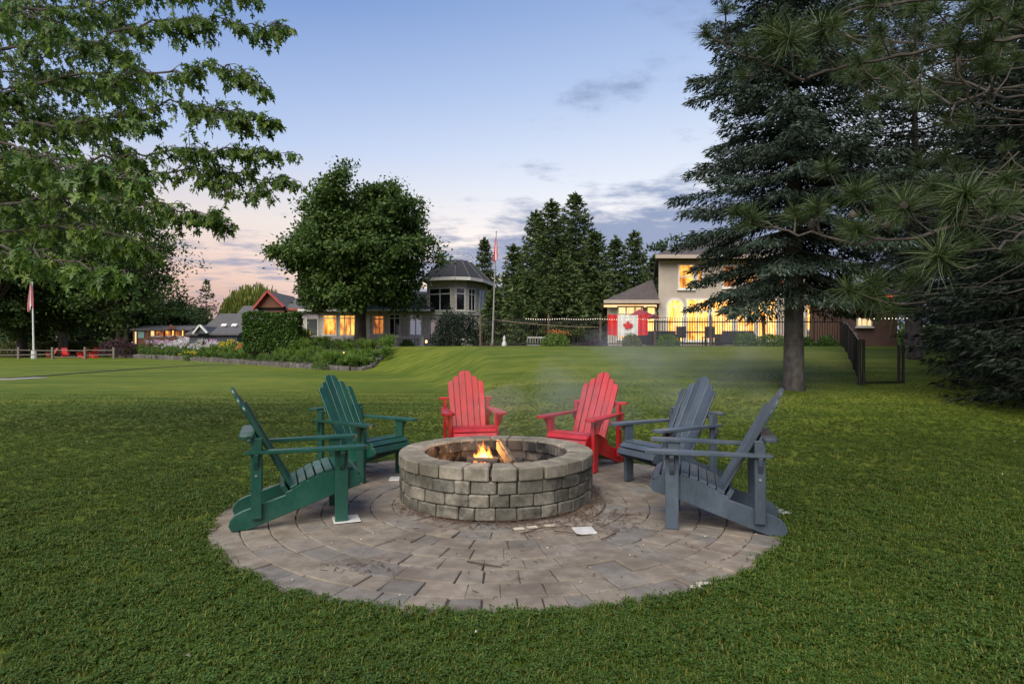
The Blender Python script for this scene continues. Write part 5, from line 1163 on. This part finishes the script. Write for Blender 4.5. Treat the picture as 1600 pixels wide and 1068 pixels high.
def plant(kind, x, y, z, s, sz_=None, label=None):
    ms, lb, nm, gp_ = KM[kind]; v_ = random.randrange(2)
    if (kind, v_) not in PM:
        V, F, mi = clump_mesh('phlox' if kind == 'pink' else kind, v_*17+len(PM)); o = fast_mesh(nm, V, F, ms, None, mi); PM[kind, v_] = o.data
    else: o = bpy.data.objects.new(nm, PM[kind, v_]); COL.objects.link(o)
    o.location = (x, y, z); o.rotation_euler = (0, 0, random.uniform(0, 6.28)); o.scale = (s, s, (sz_ or s)); props(o, label or lb, 'plant', None if label else gp_)
nplants = 0
for row, (o_, hb) in enumerate(((.55, .62), (1.6, .80), (2.9, .95), (4.4, 1.05))):
    d = 2.2
    while d < dl[-1]-1:
        p, dd = along(d); nn = Vector((-dd.y, dd.x, 0)); nn = nn if nn.y > 0 else -nn; far_ = p.y/36
        q = p+nn*(o_+random.uniform(-.3, .3))*max(.5, min(1, d/8)); pxl = 800+q.x/q.y*950; s = hb*far_**.45*random.uniform(.8, 1.15)
        zb = gz(q.x, q.y)+.24*far_**.6
        if pxl > 400: k = random.choice(('lily', 'lily', 'lily', 'leafy')) if row else random.choice(('leafy', 'lily', 'leafy'))
        elif row >= 1 and pxl < 335: k = random.choice(('phlox', 'phlox', 'pink', 'phlox', 'phlox')) if row > 1 else random.choice(('phlox', 'leafy', 'lily', 'leafy'))
        elif row == 0: k = random.choice(('leafy', 'leafy', 'lily', 'leafy'))
        else: k = random.choice(('lily', 'leafy', 'lily', 'leafy', 'leafy', 'lily', 'leafy', 'yellow', 'orange'))
        plant(k, q.x, q.y, zb, s, s*(.95 if pxl > 490 else (1.45 if row else 1.1))); nplants += 1; d += s*1.0
x, y = gp(298, 563); plant('yellow', x+.3, y-.4, gz(x, y), 1.5, 1.0, 'bright yellow flowered plant spilling over the low stone edging')
x, y = gp(572, 577); shrub('low dark green shrub at the rounded end of the flower bed', (x, y+1.0, gz(x, y)), 1.0, .75, 1600, .09, M_HEDGE, seed=31)
x, y = gp(505, 578); shrub('low yellowish green shrub hanging over the stone edging', (x, y+.3, gz(x, y)+.05), .75, .55, 1200, .08, M_SHRUB, seed=32)
p = P(183, 0, 70); shrub('tall dark purple leaved shrub at the far end of the flower bed', (p.x, 70, .2), 1.9, 2.1, 2600, .16, M_PURPLE, seed=33)
# ------------------------------------------------------------------ hedges, bushes and trees behind
p = P(427, 0, 46); x0, x1 = P(380, 0, 46).x, P(464, 0, 46).x
def hedge(label, x0, x1, y0, y1, zb, zt, n, leaf, lm, seed, rough=.06):
    global rng; rng = np.random.default_rng(seed); t = empty('hedge', ((x0+x1)/2, y0, zb), label, 'hedge')
    q = rng.random((n, 3)); f = rng.integers(0, 4, n)
    Pt = np.stack([x0+(x1-x0)*q[:, 0], y0+(y1-y0)*q[:, 1], zb+(zt-zb)*q[:, 2]], 1)
    Pt[f == 0, 1] = y0; Pt[f == 1, 1] = y0+.12; Pt[f == 2, 2] = zt; e = f == 3; Pt[e, 0] = np.where(q[e, 0] < .5, x0, x1)
    Pt += rng.normal(size=(n, 3))*rough*(zt-zb)*.6; Pt[:, 2] += .10*np.sin(Pt[:, 0]*1.7+seed)*(Pt[:, 2]-zb)/(zt-zb)
    D = rdir(n)+np.array([0, -.3, .3]); V, F = rhombi(Pt, D, rdir(n), leaf*(.6+.8*rng.random(n)), leaf*.4*(.6+.6*rng.random(n)), .1); fast_mesh('foliage', V, F, lm, t)
    MB().box(x0+.25, x1-.25, y0+.3, y1-.2, zb-.2, zt-.35).build('inner_twigs', M_TRUNK, t)
hedge('tall clipped dark green hedge beside the stone house', x0, x1, 46, 47.1, 1.0, 3.78, 9000, .17, M_HEDGE, 41, .03)
p0, p1 = P(-60, 0, 82), P(124, 0, 82)
hedge('long low pale green clipped hedge under the far trees', P(74, 0, 82).x, P(155, 0, 82).x, 82, 84, .1, 1.9, 5000, .22, M_HEDGE_PALE, 42); hedge('pale green clipped hedge behind the white flagpole', P(-70, 0, 83).x, P(64, 0, 83).x, 83, 85, .1, 1.7, 5000, .22, M_HEDGE_PALE, 43)
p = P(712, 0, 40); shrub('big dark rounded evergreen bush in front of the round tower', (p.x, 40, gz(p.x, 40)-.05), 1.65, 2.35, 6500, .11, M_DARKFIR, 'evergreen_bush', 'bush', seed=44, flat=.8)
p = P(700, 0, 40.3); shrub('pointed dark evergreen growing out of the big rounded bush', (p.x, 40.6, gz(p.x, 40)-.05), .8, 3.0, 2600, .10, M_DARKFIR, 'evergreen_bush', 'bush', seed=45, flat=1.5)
for px, wd, lbl, sd in ((520, 1.0, 'green shrub below the balustrade between hedge and maple trunk', 46), (588, .9, 'green shrub below the balustrade just past the maple trunk', 47), (545, .8, 'small shrub under the maple beside the little lamp', 48), (636, .6, 'dark shrub at the end of the balustrade', 49)):
    p = P(px, 0, 48.3); shrub(lbl, (p.x, 48.3, gz(p.x, 48.3)-.02), wd*.8, .5, 1000, .11, M_BEDGREEN, seed=sd)
p = P(561, 0, 45); broadleaf('large rounded dark green maple in front of the stone house', (p.x, 45, gz(p.x, 45)), 12.6, 5.25, 3.0, .40, 640, 145, .27, seed=52, lm=M_LEAF_DARK, sig=.068, ry=5.0, gaps=.22)
CON = 'spruces grouped behind the iron fence'
for px, top, Y, Rb, lbl, sd in ((757, 372, 62, 2.2, 'slender young spruce beside the round tower, taller than the roof', 61), (803, 383, 50, 2.0, 'slender spruce with a bare tip just behind the flagpole', 62), (838, 330, 52, 3.2, 'tall spruce at the flagpole end of the dark spruce group', 63), (862, 313, 47, 3.6, 'tall spruce with its trunk showing in the middle of the dark group', 64), (899, 303, 50, 3.7, 'tallest pointed spruce of the dark group', 65), (928, 360, 47, 2.9, 'broad spruce filling the house side of the dark group', 66), (962, 370, 52, 2.2, 'thin pointed spruce, one of a pair near the stucco house', 67), (991, 362, 53, 2.6, 'fuller pointed spruce, one of a pair near the stucco house', 68), (1022, 400, 55, 2.6, 'short spruce tucked behind the stucco house roof', 69), (808, 430, 46, 1.9, 'low broad spruce filling the gap behind the flagpole', 70), (880, 400, 43, 3.0, 'low broad light green spruce standing in front of the dark group', 71), (772, 455, 44, 1.3, 'small dark spruce right beside the tower wall', 72), (830, 430, 42, 2.6, 'low spruce with drooping skirts behind the rope', 73), (935, 440, 43, 2.6, 'low spruce next to the roof of the stucco house wing', 74)):
    p = P(px, top, Y); zb = 1.3; H = p.z-zb
    conifer(lbl, (p.x, Y, zb), H, Rb*1.12, max(16, int(H*2.4)), 7, .20, 9, .34, .062, sd, M_SPRUCE_FAR, .16, group=None, hang=.5, droop=.22, z0=.15)
p = P(322, 438, 95); conifer('ragged dark conifer beside the willow behind the grey roofs', (p.x, 95, 0), p.z, 3.3, 20, 5, .35, 5, .45, .09, 75, M_SPRUCE_FAR, .2, sparse=.25)
# willow
p = P(400, 437, 98); wt = empty('willow_tree', (p.x, 98, 0), 'wide yellow green weeping willow behind the grey roofed houses', 'tree')
rng = np.random.default_rng(76); n = 9000; a = rng.random(n)*6.28; rr = 5.6*np.sqrt(rng.random(n)); zt = 11.6*np.sqrt(np.maximum(.05, 1-(rr/6.1)**2*.75))+rng.normal(size=n)*.3; dz = rng.random(n)*5.0
Pt = np.stack([p.x+rr*np.cos(a), 98+rr*np.sin(a), np.maximum(zt-dz, .6)], 1); D = np.stack([rng.normal(size=n)*.12, rng.normal(size=n)*.12, -np.ones(n)], 1)
V, F = rhombi(Pt, D, rdir(n), .9+.7*rng.random(n), np.full(n, .10)); fast_mesh('crown', V, F, M_WILLOW, wt)
MB().tube([(p.x, 98, -.2), (p.x, 98, 4), (p.x+.5, 98, 9)], [.7, .5, .15], 8).build('trunk', M_TRUNK, wt)
# the great trees across the lawn
for args in (('broad dark tree with a double trunk behind the purple shrub', P(193, 0, 76), 20.5, 6.8, 3.4, .62, 300, 60, .42, 81, 2), ('dark tree with a pale straight trunk behind the far red chairs', P(99, 0, 80), 21, 7.2, 3.4, .5, 300, 60, .42, 82, 1), ('dark spreading tree behind the white flagpole', P(34, 0, 78), 22, 7.5, 3.2, .6, 300, 60, .42, 83, 1),
        ('dark tree at the very edge beyond the rail fence', P(-20, 0, 72), 22, 7.0, 4.2, .7, 280, 60, .42, 84, 1), ('dark background tree filling the gap between the two trunks', P(145, 0, 96), 19, 8.5, 2.2, .6, 300, 60, .5, 85, 1), ('dark background tree behind the pale hedge and flagpole', P(62, 0, 98), 20, 8.5, 2.0, .6, 300, 60, .5, 86, 1), ('low rounded dark tree behind the lit brown cottage', P(258, 0, 100), 8.6, 5.2, 1.2, .4, 200, 60, .42, 87, 1), ('low dark tree between the lit cottage and the ragged conifer', P(300, 0, 108), 7.6, 4.5, 1.0, .4, 160, 60, .42, 88, 1)):
    lb, p, H, rx, lo, tr_, nc, nl, lf_, sd, fk = args
    broadleaf(lb, (p.x, p.y, gz(p.x, p.y)), H, rx, lo, tr_, nc, nl, lf_, 'shade_tree', M_LEAF_FAR if sd not in (81,) else M_LEAF_DARK, bark=M_TRUNK_PALE if sd == 82 else None, seed=sd, forks=fk, gaps=.1, sig=.1)
p = P(1062, 372, 60); broadleaf('light leafed tree top showing over the stucco house roof', (p.x, 60, 1.3), p.z-1.3+.3, 3.4, 4, .3, 90, 60, .26, 'shade_tree', M_LEAF_FAR, seed=89)
p = P(705, 400, 62); broadleaf('dull green tree behind the tower roof', (p.x+1.5, 70, 1.3), 8.8, 4.5, 3, .3, 120, 60, .3, 'shade_tree', M_LEAF_FAR, seed=90)
# distant wood closing the horizon
rng = np.random.default_rng(91); n = 26000; x = rng.uniform(-190, 210, n); y = rng.uniform(150, 162, n); zt = 7.5+2.2*np.sin(x*.11)+1.4*np.sin(x*.31+1)+np.sin(x*.83)
Pt = np.stack([x, y, zt*np.sqrt(rng.random(n))], 1); V, F = rhombi(Pt, rdir(n), rdir(n), 1.0+.9*rng.random(n), np.full(n, .42), .1); w_ = fast_mesh('distant_wood', V, F, M_LEAF_FAR); props(w_, 'distant band of dark trees closing the horizon behind the houses', 'wood', kind='stuff')
# ------------------------------------------------------------------ the big spruce and the dark conifers beside it
p = P(1240, 0, 14.3); conifer('big blue green spruce with a bare lower trunk standing on the grass bank', (p.x, 14.3, gz(p.x, 14.3)), 14.6, 2.75, 29, 8, .070, 30, .125, .017, 101, M_SPRUCE, .215, droop=.34, z0=2.45, sparse=.08, power=.42, hang=.80, low_=.80)
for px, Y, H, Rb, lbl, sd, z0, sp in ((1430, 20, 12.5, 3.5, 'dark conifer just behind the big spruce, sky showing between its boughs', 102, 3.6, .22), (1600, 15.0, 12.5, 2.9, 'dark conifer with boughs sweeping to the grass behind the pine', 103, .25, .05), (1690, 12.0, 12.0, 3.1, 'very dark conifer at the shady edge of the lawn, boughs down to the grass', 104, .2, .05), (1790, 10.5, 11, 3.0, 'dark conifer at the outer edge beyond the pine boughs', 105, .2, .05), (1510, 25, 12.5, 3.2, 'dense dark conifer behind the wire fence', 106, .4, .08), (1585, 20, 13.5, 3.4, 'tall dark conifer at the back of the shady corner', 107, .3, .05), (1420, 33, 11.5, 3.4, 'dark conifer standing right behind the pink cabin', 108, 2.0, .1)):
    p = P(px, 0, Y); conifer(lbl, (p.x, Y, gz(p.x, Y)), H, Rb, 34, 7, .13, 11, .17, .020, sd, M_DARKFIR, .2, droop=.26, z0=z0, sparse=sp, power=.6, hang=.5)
# ------------------------------------------------------------------ silver maple leaning in over the lawn
rng = np.random.default_rng(201); rnd = random.Random(201)
mt = empty('silver_maple', (-10.4, 8.6, gz(-10.4, 8.6)), 'near silver maple whose lobed leafy boughs hang in over the lawn against the sky', 'tree')
MB().tube([(-10.4, 8.6, -.3), (-10.35, 8.6, 1.2), (-10.2, 8.5, 3.2), (-10.3, 8.6, 6), (-10.6, 8.8, 9.5)], [.52, .38, .33, .24, .08], 12).build('trunk', M_TRUNK, mt, smooth=True)
LP, LD, LN, LS, SH = [], [], [], [], []
tw = MB()
def leaf_at(p, d, s, sh):
    LP.append(p); LD.append(d); LS.append(s); SH.append(sh)
def bough(pts, r0, r1, n_tw, tl, nl, sz, fill=1.0, droop=.35, start=.12):
    "a bough through the given points, with drooping side twigs carrying leaves in pairs"
    pts = [Vector(p) for p in pts]; tw_pts = []
    for i in range(len(pts)-1):
        for k in range(6): tw_pts.append(pts[i].lerp(pts[i+1], k/6)+Vector((rnd.uniform(-.03, .03), rnd.uniform(-.03, .03), rnd.uniform(-.05, .05))))
    tw_pts.append(pts[-1]); n = len(tw_pts)
    tw.tube(tw_pts, [(r0+(r1-r0)*(i/(n-1))**.6)*.55 for i in range(n)], 5)
    for q in range(int(n_tw*1.0)):
        t = start+(1-start)*rnd.random()**1.15; f = t*(n-1); i = min(int(f), n-2); p = tw_pts[i].lerp(tw_pts[i+1], f-i); ax = (tw_pts[i+1]-tw_pts[i]).normalized()
        sd = Vector((rnd.gauss(0, 1), rnd.gauss(0, 1), rnd.gauss(0, .55))); sd = (sd-ax*sd.dot(ax)).normalized()
        d = (ax*rnd.uniform(.3, 1.1)+sd*rnd.uniform(.4, 1.0)+Vector((0, 0, -droop*rnd.uniform(.2, 1.1)))).normalized(); l = tl*rnd.uniform(.45, 1.15)*(1.18-.90*t)
        e = p+d*l+Vector((0, 0, -l*.18)); m_ = p+d*l*.5+Vector((0, 0, .02)); tw.tube([p, m_, e], [.0065, .0045, .002], 3, cap=False)
        for k in range(nl):
            u = (k+1)/nl; b_ = p.lerp(m_, u*2) if u < .5 else m_.lerp(e, u*2-1)
            for s in ((-1, 1) if rnd.random() < .75 else (rnd.choice((-1, 1)),)):
                o_ = Vector((rnd.gauss(0, 1), rnd.gauss(0, 1), rnd.gauss(0, .6))).normalized(); dl_ = (d*.6+o_*.7+Vector((0, 0, -.95))).normalized()
                leaf_at(tuple(b_+dl_*rnd.uniform(.02, .07)), tuple(dl_), sz*.88*rnd.uniform(.5, 1.2), 0)
def Q(*a): return [P(x, y, Y) for x, y, Y in a]
trunk_pts = lambda z: Vector((-10.25, 8.55, z))
B = bough
B([trunk_pts(5.6)]+Q((-60, 75, 8.6), (110, 72, 8.0), (240, 34, 7.6), (340, 30, 7.4), (446, 42, 7.1)), .07, .008, 150, .50, 6, .115)
B([trunk_pts(6.2)]+Q((-60, 10, 8.8), (120, 12, 8.4), (250, -18, 8.0), (405, -4, 7.7)), .07, .01, 120, .50, 6, .115)
B([trunk_pts(4.9)]+Q((-40, 150, 8.5), (130, 120, 7.9), (260, 115, 7.6), (350, 100, 7.4), (410, 135, 7.2)), .065, .008, 130, .48, 6, .115)
B([trunk_pts(4.5)]+Q((-40, 200, 8.4), (150, 190, 8.0), (270, 160, 7.6), (360, 175, 7.3), (418, 188, 7.2)), .06, .008, 150, .46, 6, .115)
B([trunk_pts(4.2)]+Q((-40, 245, 8.4), (140, 250, 8.0), (270, 235, 7.7), (370, 230, 7.4), (452, 238, 7.2)), .06, .007, 130, .42, 6, .11)
B([trunk_pts(3.9)]+Q((-40, 280, 8.4), (150, 268, 8.0), (300, 265, 7.7), (390, 276, 7.5), (468, 284, 7.3)), .055, .006, 110, .34, 6, .105)
B(Q((300, 265, 7.7), (350, 292, 7.5), (420, 300, 7.4)), .015, .005, 30, .24, 5, .10)
B([trunk_pts(3.7)]+Q((-40, 320, 8.4), (120, 305, 8.0), (230, 315, 7.6), (310, 330, 7.4), (352, 345, 7.3)), .055, .006, 140, .42, 6, .11)
B([trunk_pts(3.4)]+Q((-40, 370, 8.4), (100, 350, 8.0), (190, 365, 7.7), (235, 395, 7.5)), .05, .006, 130, .45, 6, .11)
B([trunk_pts(3.2)]+Q((-60, 400, 8.2), (40, 395, 7.8), (120, 420, 7.5), (185, 440, 7.3)), .045, .006, 90, .42, 6, .11)
# deeper boughs that close the crown
for k in range(20):
    y0 = -60+k*22; B([trunk_pts(4+rnd.uniform(-.5, 2.5))]+Q((-80, y0+rnd.uniform(-20, 20), rnd.uniform(8.8, 11)), (60, y0+rnd.uniform(-20, 20), rnd.uniform(9, 12)), (rnd.uniform(130, 190), y0+rnd.uniform(-15, 35), rnd.uniform(9, 12)), (rnd.uniform(190, 250)-(40 if y0 > 330 else 0), y0+rnd.uniform(0, 45), rnd.uniform(9, 11.5))), .035, .006, 85, .60, 7, .11, start=.05)
# a few boughs hanging close to the lens
B([trunk_pts(4.4)]+Q((-200, 170, 5.5), (20, 235, 4.8), (130, 262, 4.5), (215, 280, 4.3)), .04, .006, 50, .28, 5, .105, start=.5)
B([trunk_pts(3.6)]+Q((-200, 350, 5.5), (40, 395, 4.9), (140, 415, 4.6), (200, 432, 4.5)), .04, .006, 40, .24, 5, .105, start=.5)
B([trunk_pts(5.0)]+Q((-200, -20, 5.5), (-20, 20, 4.8), (90, 40, 4.5)), .04, .006, 40, .35, 5, .105, start=.4)
tw.build('boughs', M_TRUNK, mt)
LP, LD, LS = np.array(LP), np.array(LD), np.array(LS); n = len(LP); LN = np.stack([rng.normal(size=n)*.7, rng.normal(size=n)*.7-.2, np.ones(n)], 1)
pxl = 800+LP[:, 0]/LP[:, 1]*950; pyl = 541-(LP[:, 2]-CAM_H)/LP[:, 1]*950
show = np.where((pxl > -10) & (pyl > -10), LS/LP[:, 1], 0); order = np.argsort(-show); near, rest_ = order[:300], order[300:]
V, F = lobed(LP[rest_], LD[rest_], LN[rest_], LS[rest_]); cr = fast_mesh('crown', V, F, M_LEAF_BRIGHT, mt); props(cr, kind='stuff')
Vl, Fl = lobed(np.zeros((1, 3)), np.array([[0, 1., 0]]), np.array([[0, 0, 1.]]), np.array([1.]))
M_LEAF_ONE = leafmat('single_maple_leaves', (.045, .105, .014), (.085, .165, .022), (.15, .24, .03), .42, .45, .35, inst=True)
lproto = None
for i in near:
    if lproto is None: o = fast_mesh('leaf', Vl, Fl, M_LEAF_ONE, None); lproto = o
    else: o = bpy.data.objects.new('leaf', lproto.data); COL.objects.link(o)
    o.parent = mt; d = Vector(LD[i]).normalized(); s_ = d.cross(Vector(LN[i])).normalized(); nn = s_.cross(d)
    Mx = Matrix((s_, d, nn)).transposed().to_4x4(); o.matrix_local = Matrix.Translation(Vector(LP[i])-OFF[mt.name]) @ Mx @ Matrix.Scale(float(LS[i]), 4)
# ------------------------------------------------------------------ long needled pine reaching in from the side
rnd = random.Random(301); rng = np.random.default_rng(301)
pine = empty('pine_tree', (6.4, 5.6, gz(6.4, 5.6)), 'near long needled pine reaching in over the bank with round needle tufts', 'tree')
MB().tube([(6.4, 5.6, -.3), (6.38, 5.6, 2), (6.3, 5.65, 5), (6.3, 5.7, 9)], [.26, .22, .17, .05], 10).build('trunk', M_TRUNK_SPRUCE, pine, smooth=True)
def tuft_mesh(seed, n=230, L_=.18):
    r_ = np.random.default_rng(seed); th = np.arccos(1-r_.random(n)**.8*1.25); ph = r_.random(n)*6.28
    d = np.stack([np.sin(th)*np.cos(ph), np.sin(th)*np.sin(ph), np.cos(th)], 1); b_ = np.stack([np.zeros(n), np.zeros(n), r_.random(n)*.09-.07], 1)+d*.004
    l = L_*(.75+.4*r_.random(n)); sd = np.cross(d, r_.normal(size=(n, 3))); sd = unit(sd); w_ = .0018
    mid = b_+d*l[:, None]*.55; tip = b_+d*l[:, None]+np.array([0, 0, -.015])+r_.normal(size=(n, 3))*.014
    V = np.stack([b_-sd*w_, b_+sd*w_, mid+sd*w_*.9, mid-sd*w_*.9, tip, tip+sd*.0004], 1).reshape(-1, 3)
    o_ = (np.arange(n)*6)[:, None]; F = np.concatenate([o_+np.array([[0, 1, 2, 3]]), o_+np.array([[3, 2, 5, 4]])]); return V, F
tmesh = []
for k in range(5):
    V, F = tuft_mesh(300+k); o = fast_mesh('needle_tuft', V, F, M_PINE, None); tmesh.append(o.data); bpy.data.objects.remove(o)
pw = MB(); ntuft = 0
def tuft(p, d, s):
    global ntuft; ntuft += 1
    o = bpy.data.objects.new('needle_tuft', tmesh[rnd.randrange(5)]); COL.objects.link(o); o.parent = pine
    q = Vector(d).normalized().to_track_quat('Z', 'Y').to_matrix().to_4x4(); s *= rnd.uniform(.72, 1.15); o.matrix_local = Matrix.Translation(Vector(p)-OFF[pine.name]) @ q @ Matrix.Rotation(rnd.uniform(0, 6.28), 4, 'Z') @ Matrix.Scale(s, 4)
def pine_bough(pts, r0, r1, tips=(), nside=6, sl=.3, bare=False, s=1.0):
    pts = [Vector(p) for p in pts]; fine = []
    for i in range(len(pts)-1):
        for k in range(5): fine.append(pts[i].lerp(pts[i+1], k/5)+Vector((rnd.gauss(0, .012), rnd.gauss(0, .012), rnd.gauss(0, .012))))
    r0 *= .55; fine.append(pts[-1]); n = len(fine); pw.tube(fine, [r0+(r1-r0)*i/(n-1) for i in range(n)], 6)
    if not bare: tuft(fine[-1], fine[-1]-fine[-2]+Vector((0, 0, .03)), s)
    for q in range(nside):
        t = .30+.68*(q+rnd.random())/nside; f = t*(n-1); i = min(int(f), n-2); p = fine[i].lerp(fine[i+1], f-i); ax = (fine[i+1]-fine[i]).normalized()
        sd = Vector((rnd.gauss(0, 1), rnd.gauss(0, .8), rnd.gauss(.15, .8))); sd = (sd-ax*sd.dot(ax)).normalized(); d = (ax*.6+sd*.9).normalized(); l = sl*rnd.uniform(.6, 1.3); e = p+d*l+Vector((0, 0, l*.25)); pw.tube([p, p+d*l*.55, e], [.009, .007, .005], 4, cap=False)
        if not bare or rnd.random() < .25: tuft(e, e-p+Vector((0, 0, .12)), s*rnd.uniform(.75, 1.1))
def tips(*a):
    "short upturned shoots that carry the tufts the photograph shows one by one"
    for (fx, fy, fY), (tx, ty, tY), s in a:
        B_ = P(tx, ty, tY); A = P(fx+46, (fy+ty)/2+18, fY); m_ = A.lerp(B_, .6)-Vector((0, 0, .045)); pw.tube([A, A.lerp(m_, .5)-Vector((0, 0, .02)), m_, B_], [.008, .007, .006, .005], 5); tuft(B_, B_-m_+Vector((0, 0, .05)), s)
tp_ = Vector((6.36, 5.6, 0))
PB = pine_bough
PB([tp_+Vector((0, 0, 2.6))]+Q((1600, 340, 4.7), (1520, 345, 4.3), (1430, 372, 4.1), (1330, 377, 4.2), (1230, 362, 4.4), (1175, 342, 4.5)), .030, .007, nside=4, sl=.16)
PB([tp_+Vector((0, 0, 2.9))]+Q((1640, 290, 4.8), (1560, 300, 4.4), (1490, 330, 4.2)), .026, .009, nside=3, sl=.18)
PB([tp_+Vector((0, 0, 2.3))]+Q((1610, 360, 4.8), (1560, 388, 4.4), (1500, 392, 4.2), (1466, 372, 4.1)), .02, .007, nside=2, sl=.1, bare=True)
PB([tp_+Vector((0, 0, 3.4))]+Q((1640, 170, 5.0), (1560, 172, 4.8), (1515, 158, 4.7), (1500, 110, 4.6), (1497, 70, 4.6)), .026, .009, nside=3, sl=.18)
PB([tp_+Vector((0, 0, 3.9))]+Q((1620, 60, 5.0), (1480, 70, 4.8), (1340, 100, 4.7), (1250, 120, 4.6), (1160, 85, 4.6), (1102, 52, 4.6)), .034, .007, nside=7, sl=.2, s=.72)
PB([tp_+Vector((0, 0, 4.4))]+Q((1620, 0, 5.0), (1420, 0, 4.7), (1330, 16, 4.6), (1210, 62, 4.5)), .028, .009, nside=5, sl=.22)
PB([tp_+Vector((0, 0, 4.0))]+Q((1640, 70, 4.6), (1560, 30, 4.4), (1530, 10, 4.3)), .024, .009, nside=4, sl=.2)
tips(((1420, 372, 4.1), (1412, 318, 4.0), 1.15), ((1500, 345, 4.3), (1508, 300, 4.1), 1.30), ((1480, 395, 4.15), (1466, 398, 3.95), 1.25), ((1340, 375, 4.2), (1336, 300, 4.2), .95), ((1300, 372, 4.3), (1292, 262, 4.3), .7), ((1240, 362, 4.4), (1268, 330, 4.4), .9), ((1170, 342, 4.5), (1150, 330, 4.5), .75), ((1400, 455, 4.2), (1325, 452, 4.1), .95), ((1420, 440, 4.2), (1360, 440, 4.2), .9), ((1330, 120, 4.6), (1340, 92, 4.6), .9), ((1270, 100, 4.6), (1282, 42, 4.5), 1.1), ((1205, 90, 4.6), (1207, 52, 4.5), 1.1), ((1460, 320, 4.3), (1456, 292, 4.3), .95), ((1560, 330, 4.4), (1552, 318, 4.2), 1.1), ((1460, 40, 4.7), (1460, 14, 4.6), 1.0), ((1590, 60, 4.5), (1585, 20, 4.4), 1.1))
PB(Q((1470, 372, 4.1), (1440, 420, 4.15), (1404, 456, 4.2), (1360, 463, 4.2)), .012, .007, nside=2, sl=.12)
for k in range(14):                                        # deeper boughs filling the upper corner
    y0 = rnd.uniform(-60, 330); PB([tp_+Vector((0, 0, 1.35+(541-y0)/950*6.2))]+Q((rnd.uniform(1560, 1620), y0+rnd.uniform(-30, 30), rnd.uniform(5.2, 6.8)), (rnd.uniform(1440, 1500), y0+rnd.uniform(-50, 40), rnd.uniform(5.4, 7.5)), (rnd.uniform(1300, 1400), y0+rnd.uniform(-70, 40), rnd.uniform(5.6, 7.5))), .024, .007, nside=7, sl=.34, s=.9)
for k in range(14):                                        # dead bare twigs under the boughs
    y0 = rnd.uniform(190, 480); A = P(rnd.uniform(1560, 1640), y0, rnd.uniform(4.6, 6)); B_ = P(rnd.uniform(1420, 1540), y0+rnd.uniform(-50, 90), rnd.uniform(4.6, 6)); M_ = A.lerp(B_, .5)-Vector((0, 0, rnd.uniform(.0, .15))); pw.tube([A, M_, B_], [.007, .005, .002], 5)
M_PWOOD = simple('pine_twig_bark', (.078, .062, .05), (.038, .031, .026), .85, 14, .5)
pw.build('boughs', M_PWOOD, pine)
# cones among the needles
for px, py, Y in ((1412, 322, 3.98), (1386, 352, 4.15), (1332, 336, 4.2), (1268, 352, 4.35)):
    p = P(px, py, Y); MB().lathe(p, [(.008, -.03), (.022, -.018), (.026, 0), (.018, .02), (.004, .035)], 9).build('cone', M_TRUNK, pine)
# ------------------------------------------------------------------ smoke drifting off the fire
def smoke():
    mb = MB(); pts = [(-.22, 5.2, .26), (-.05, 5.5, .45), (.35, 6.0, .72), (.85, 6.7, .95), (1.6, 7.6, 1.05), (2.9, 8.8, .95), (4.6, 10.2, .9)]; rr = [.20, .55, .42, .55, .70, .85, .9]
    mb.tube(pts, rr, 16); o = mb.build('smoke', None, None, smooth=True)
    m = bpy.data.materials.new('smoke'); m.use_nodes = True; nt = m.node_tree; nt.nodes.clear(); out = N(nt, 'ShaderNodeOutputMaterial'); pv = N(nt, 'ShaderNodeVolumePrincipled')
    pv.inputs['Color'].default_value = (.88, .92, 1.0, 1); pv.inputs['Anisotropy'].default_value = .25
    t = N(nt, 'ShaderNodeTexCoord'); s_ = N(nt, 'ShaderNodeSeparateXYZ'); L(nt, t.outputs['Object'], s_.inputs[0])
    n1 = noise(nt, coords(nt, (.8, .8, 1.2)), 1.7, 4, .6)
    ds = N(nt, 'ShaderNodeMapRange', interpolation_type='SMOOTHSTEP'); L(nt, n1, ds.inputs[0]); ds.inputs[1].default_value = .42; ds.inputs[2].default_value = .74; ds.inputs[4].default_value = .42
    fade = N(nt, 'ShaderNodeMapRange'); L(nt, s_.outputs[0], fade.inputs[0]); fade.inputs[1].default_value = -.2; fade.inputs[2].default_value = 4.5; fade.inputs[3].default_value = 1.0; fade.inputs[4].default_value = .06
    L(nt, mth(nt, 'MULTIPLY', ds.outputs[0], fade.outputs[0]), pv.inputs['Density']); L(nt, pv.outputs[0], out.inputs['Volume'])
    o.data.materials.append(m); props(o, 'thin bluish smoke drifting from the fire over the red chairs', 'smoke', kind='stuff')
    m.cycles.volume_step_rate = 2.0 if hasattr(m, 'cycles') and hasattr(m.cycles, 'volume_step_rate') else 1
smoke()
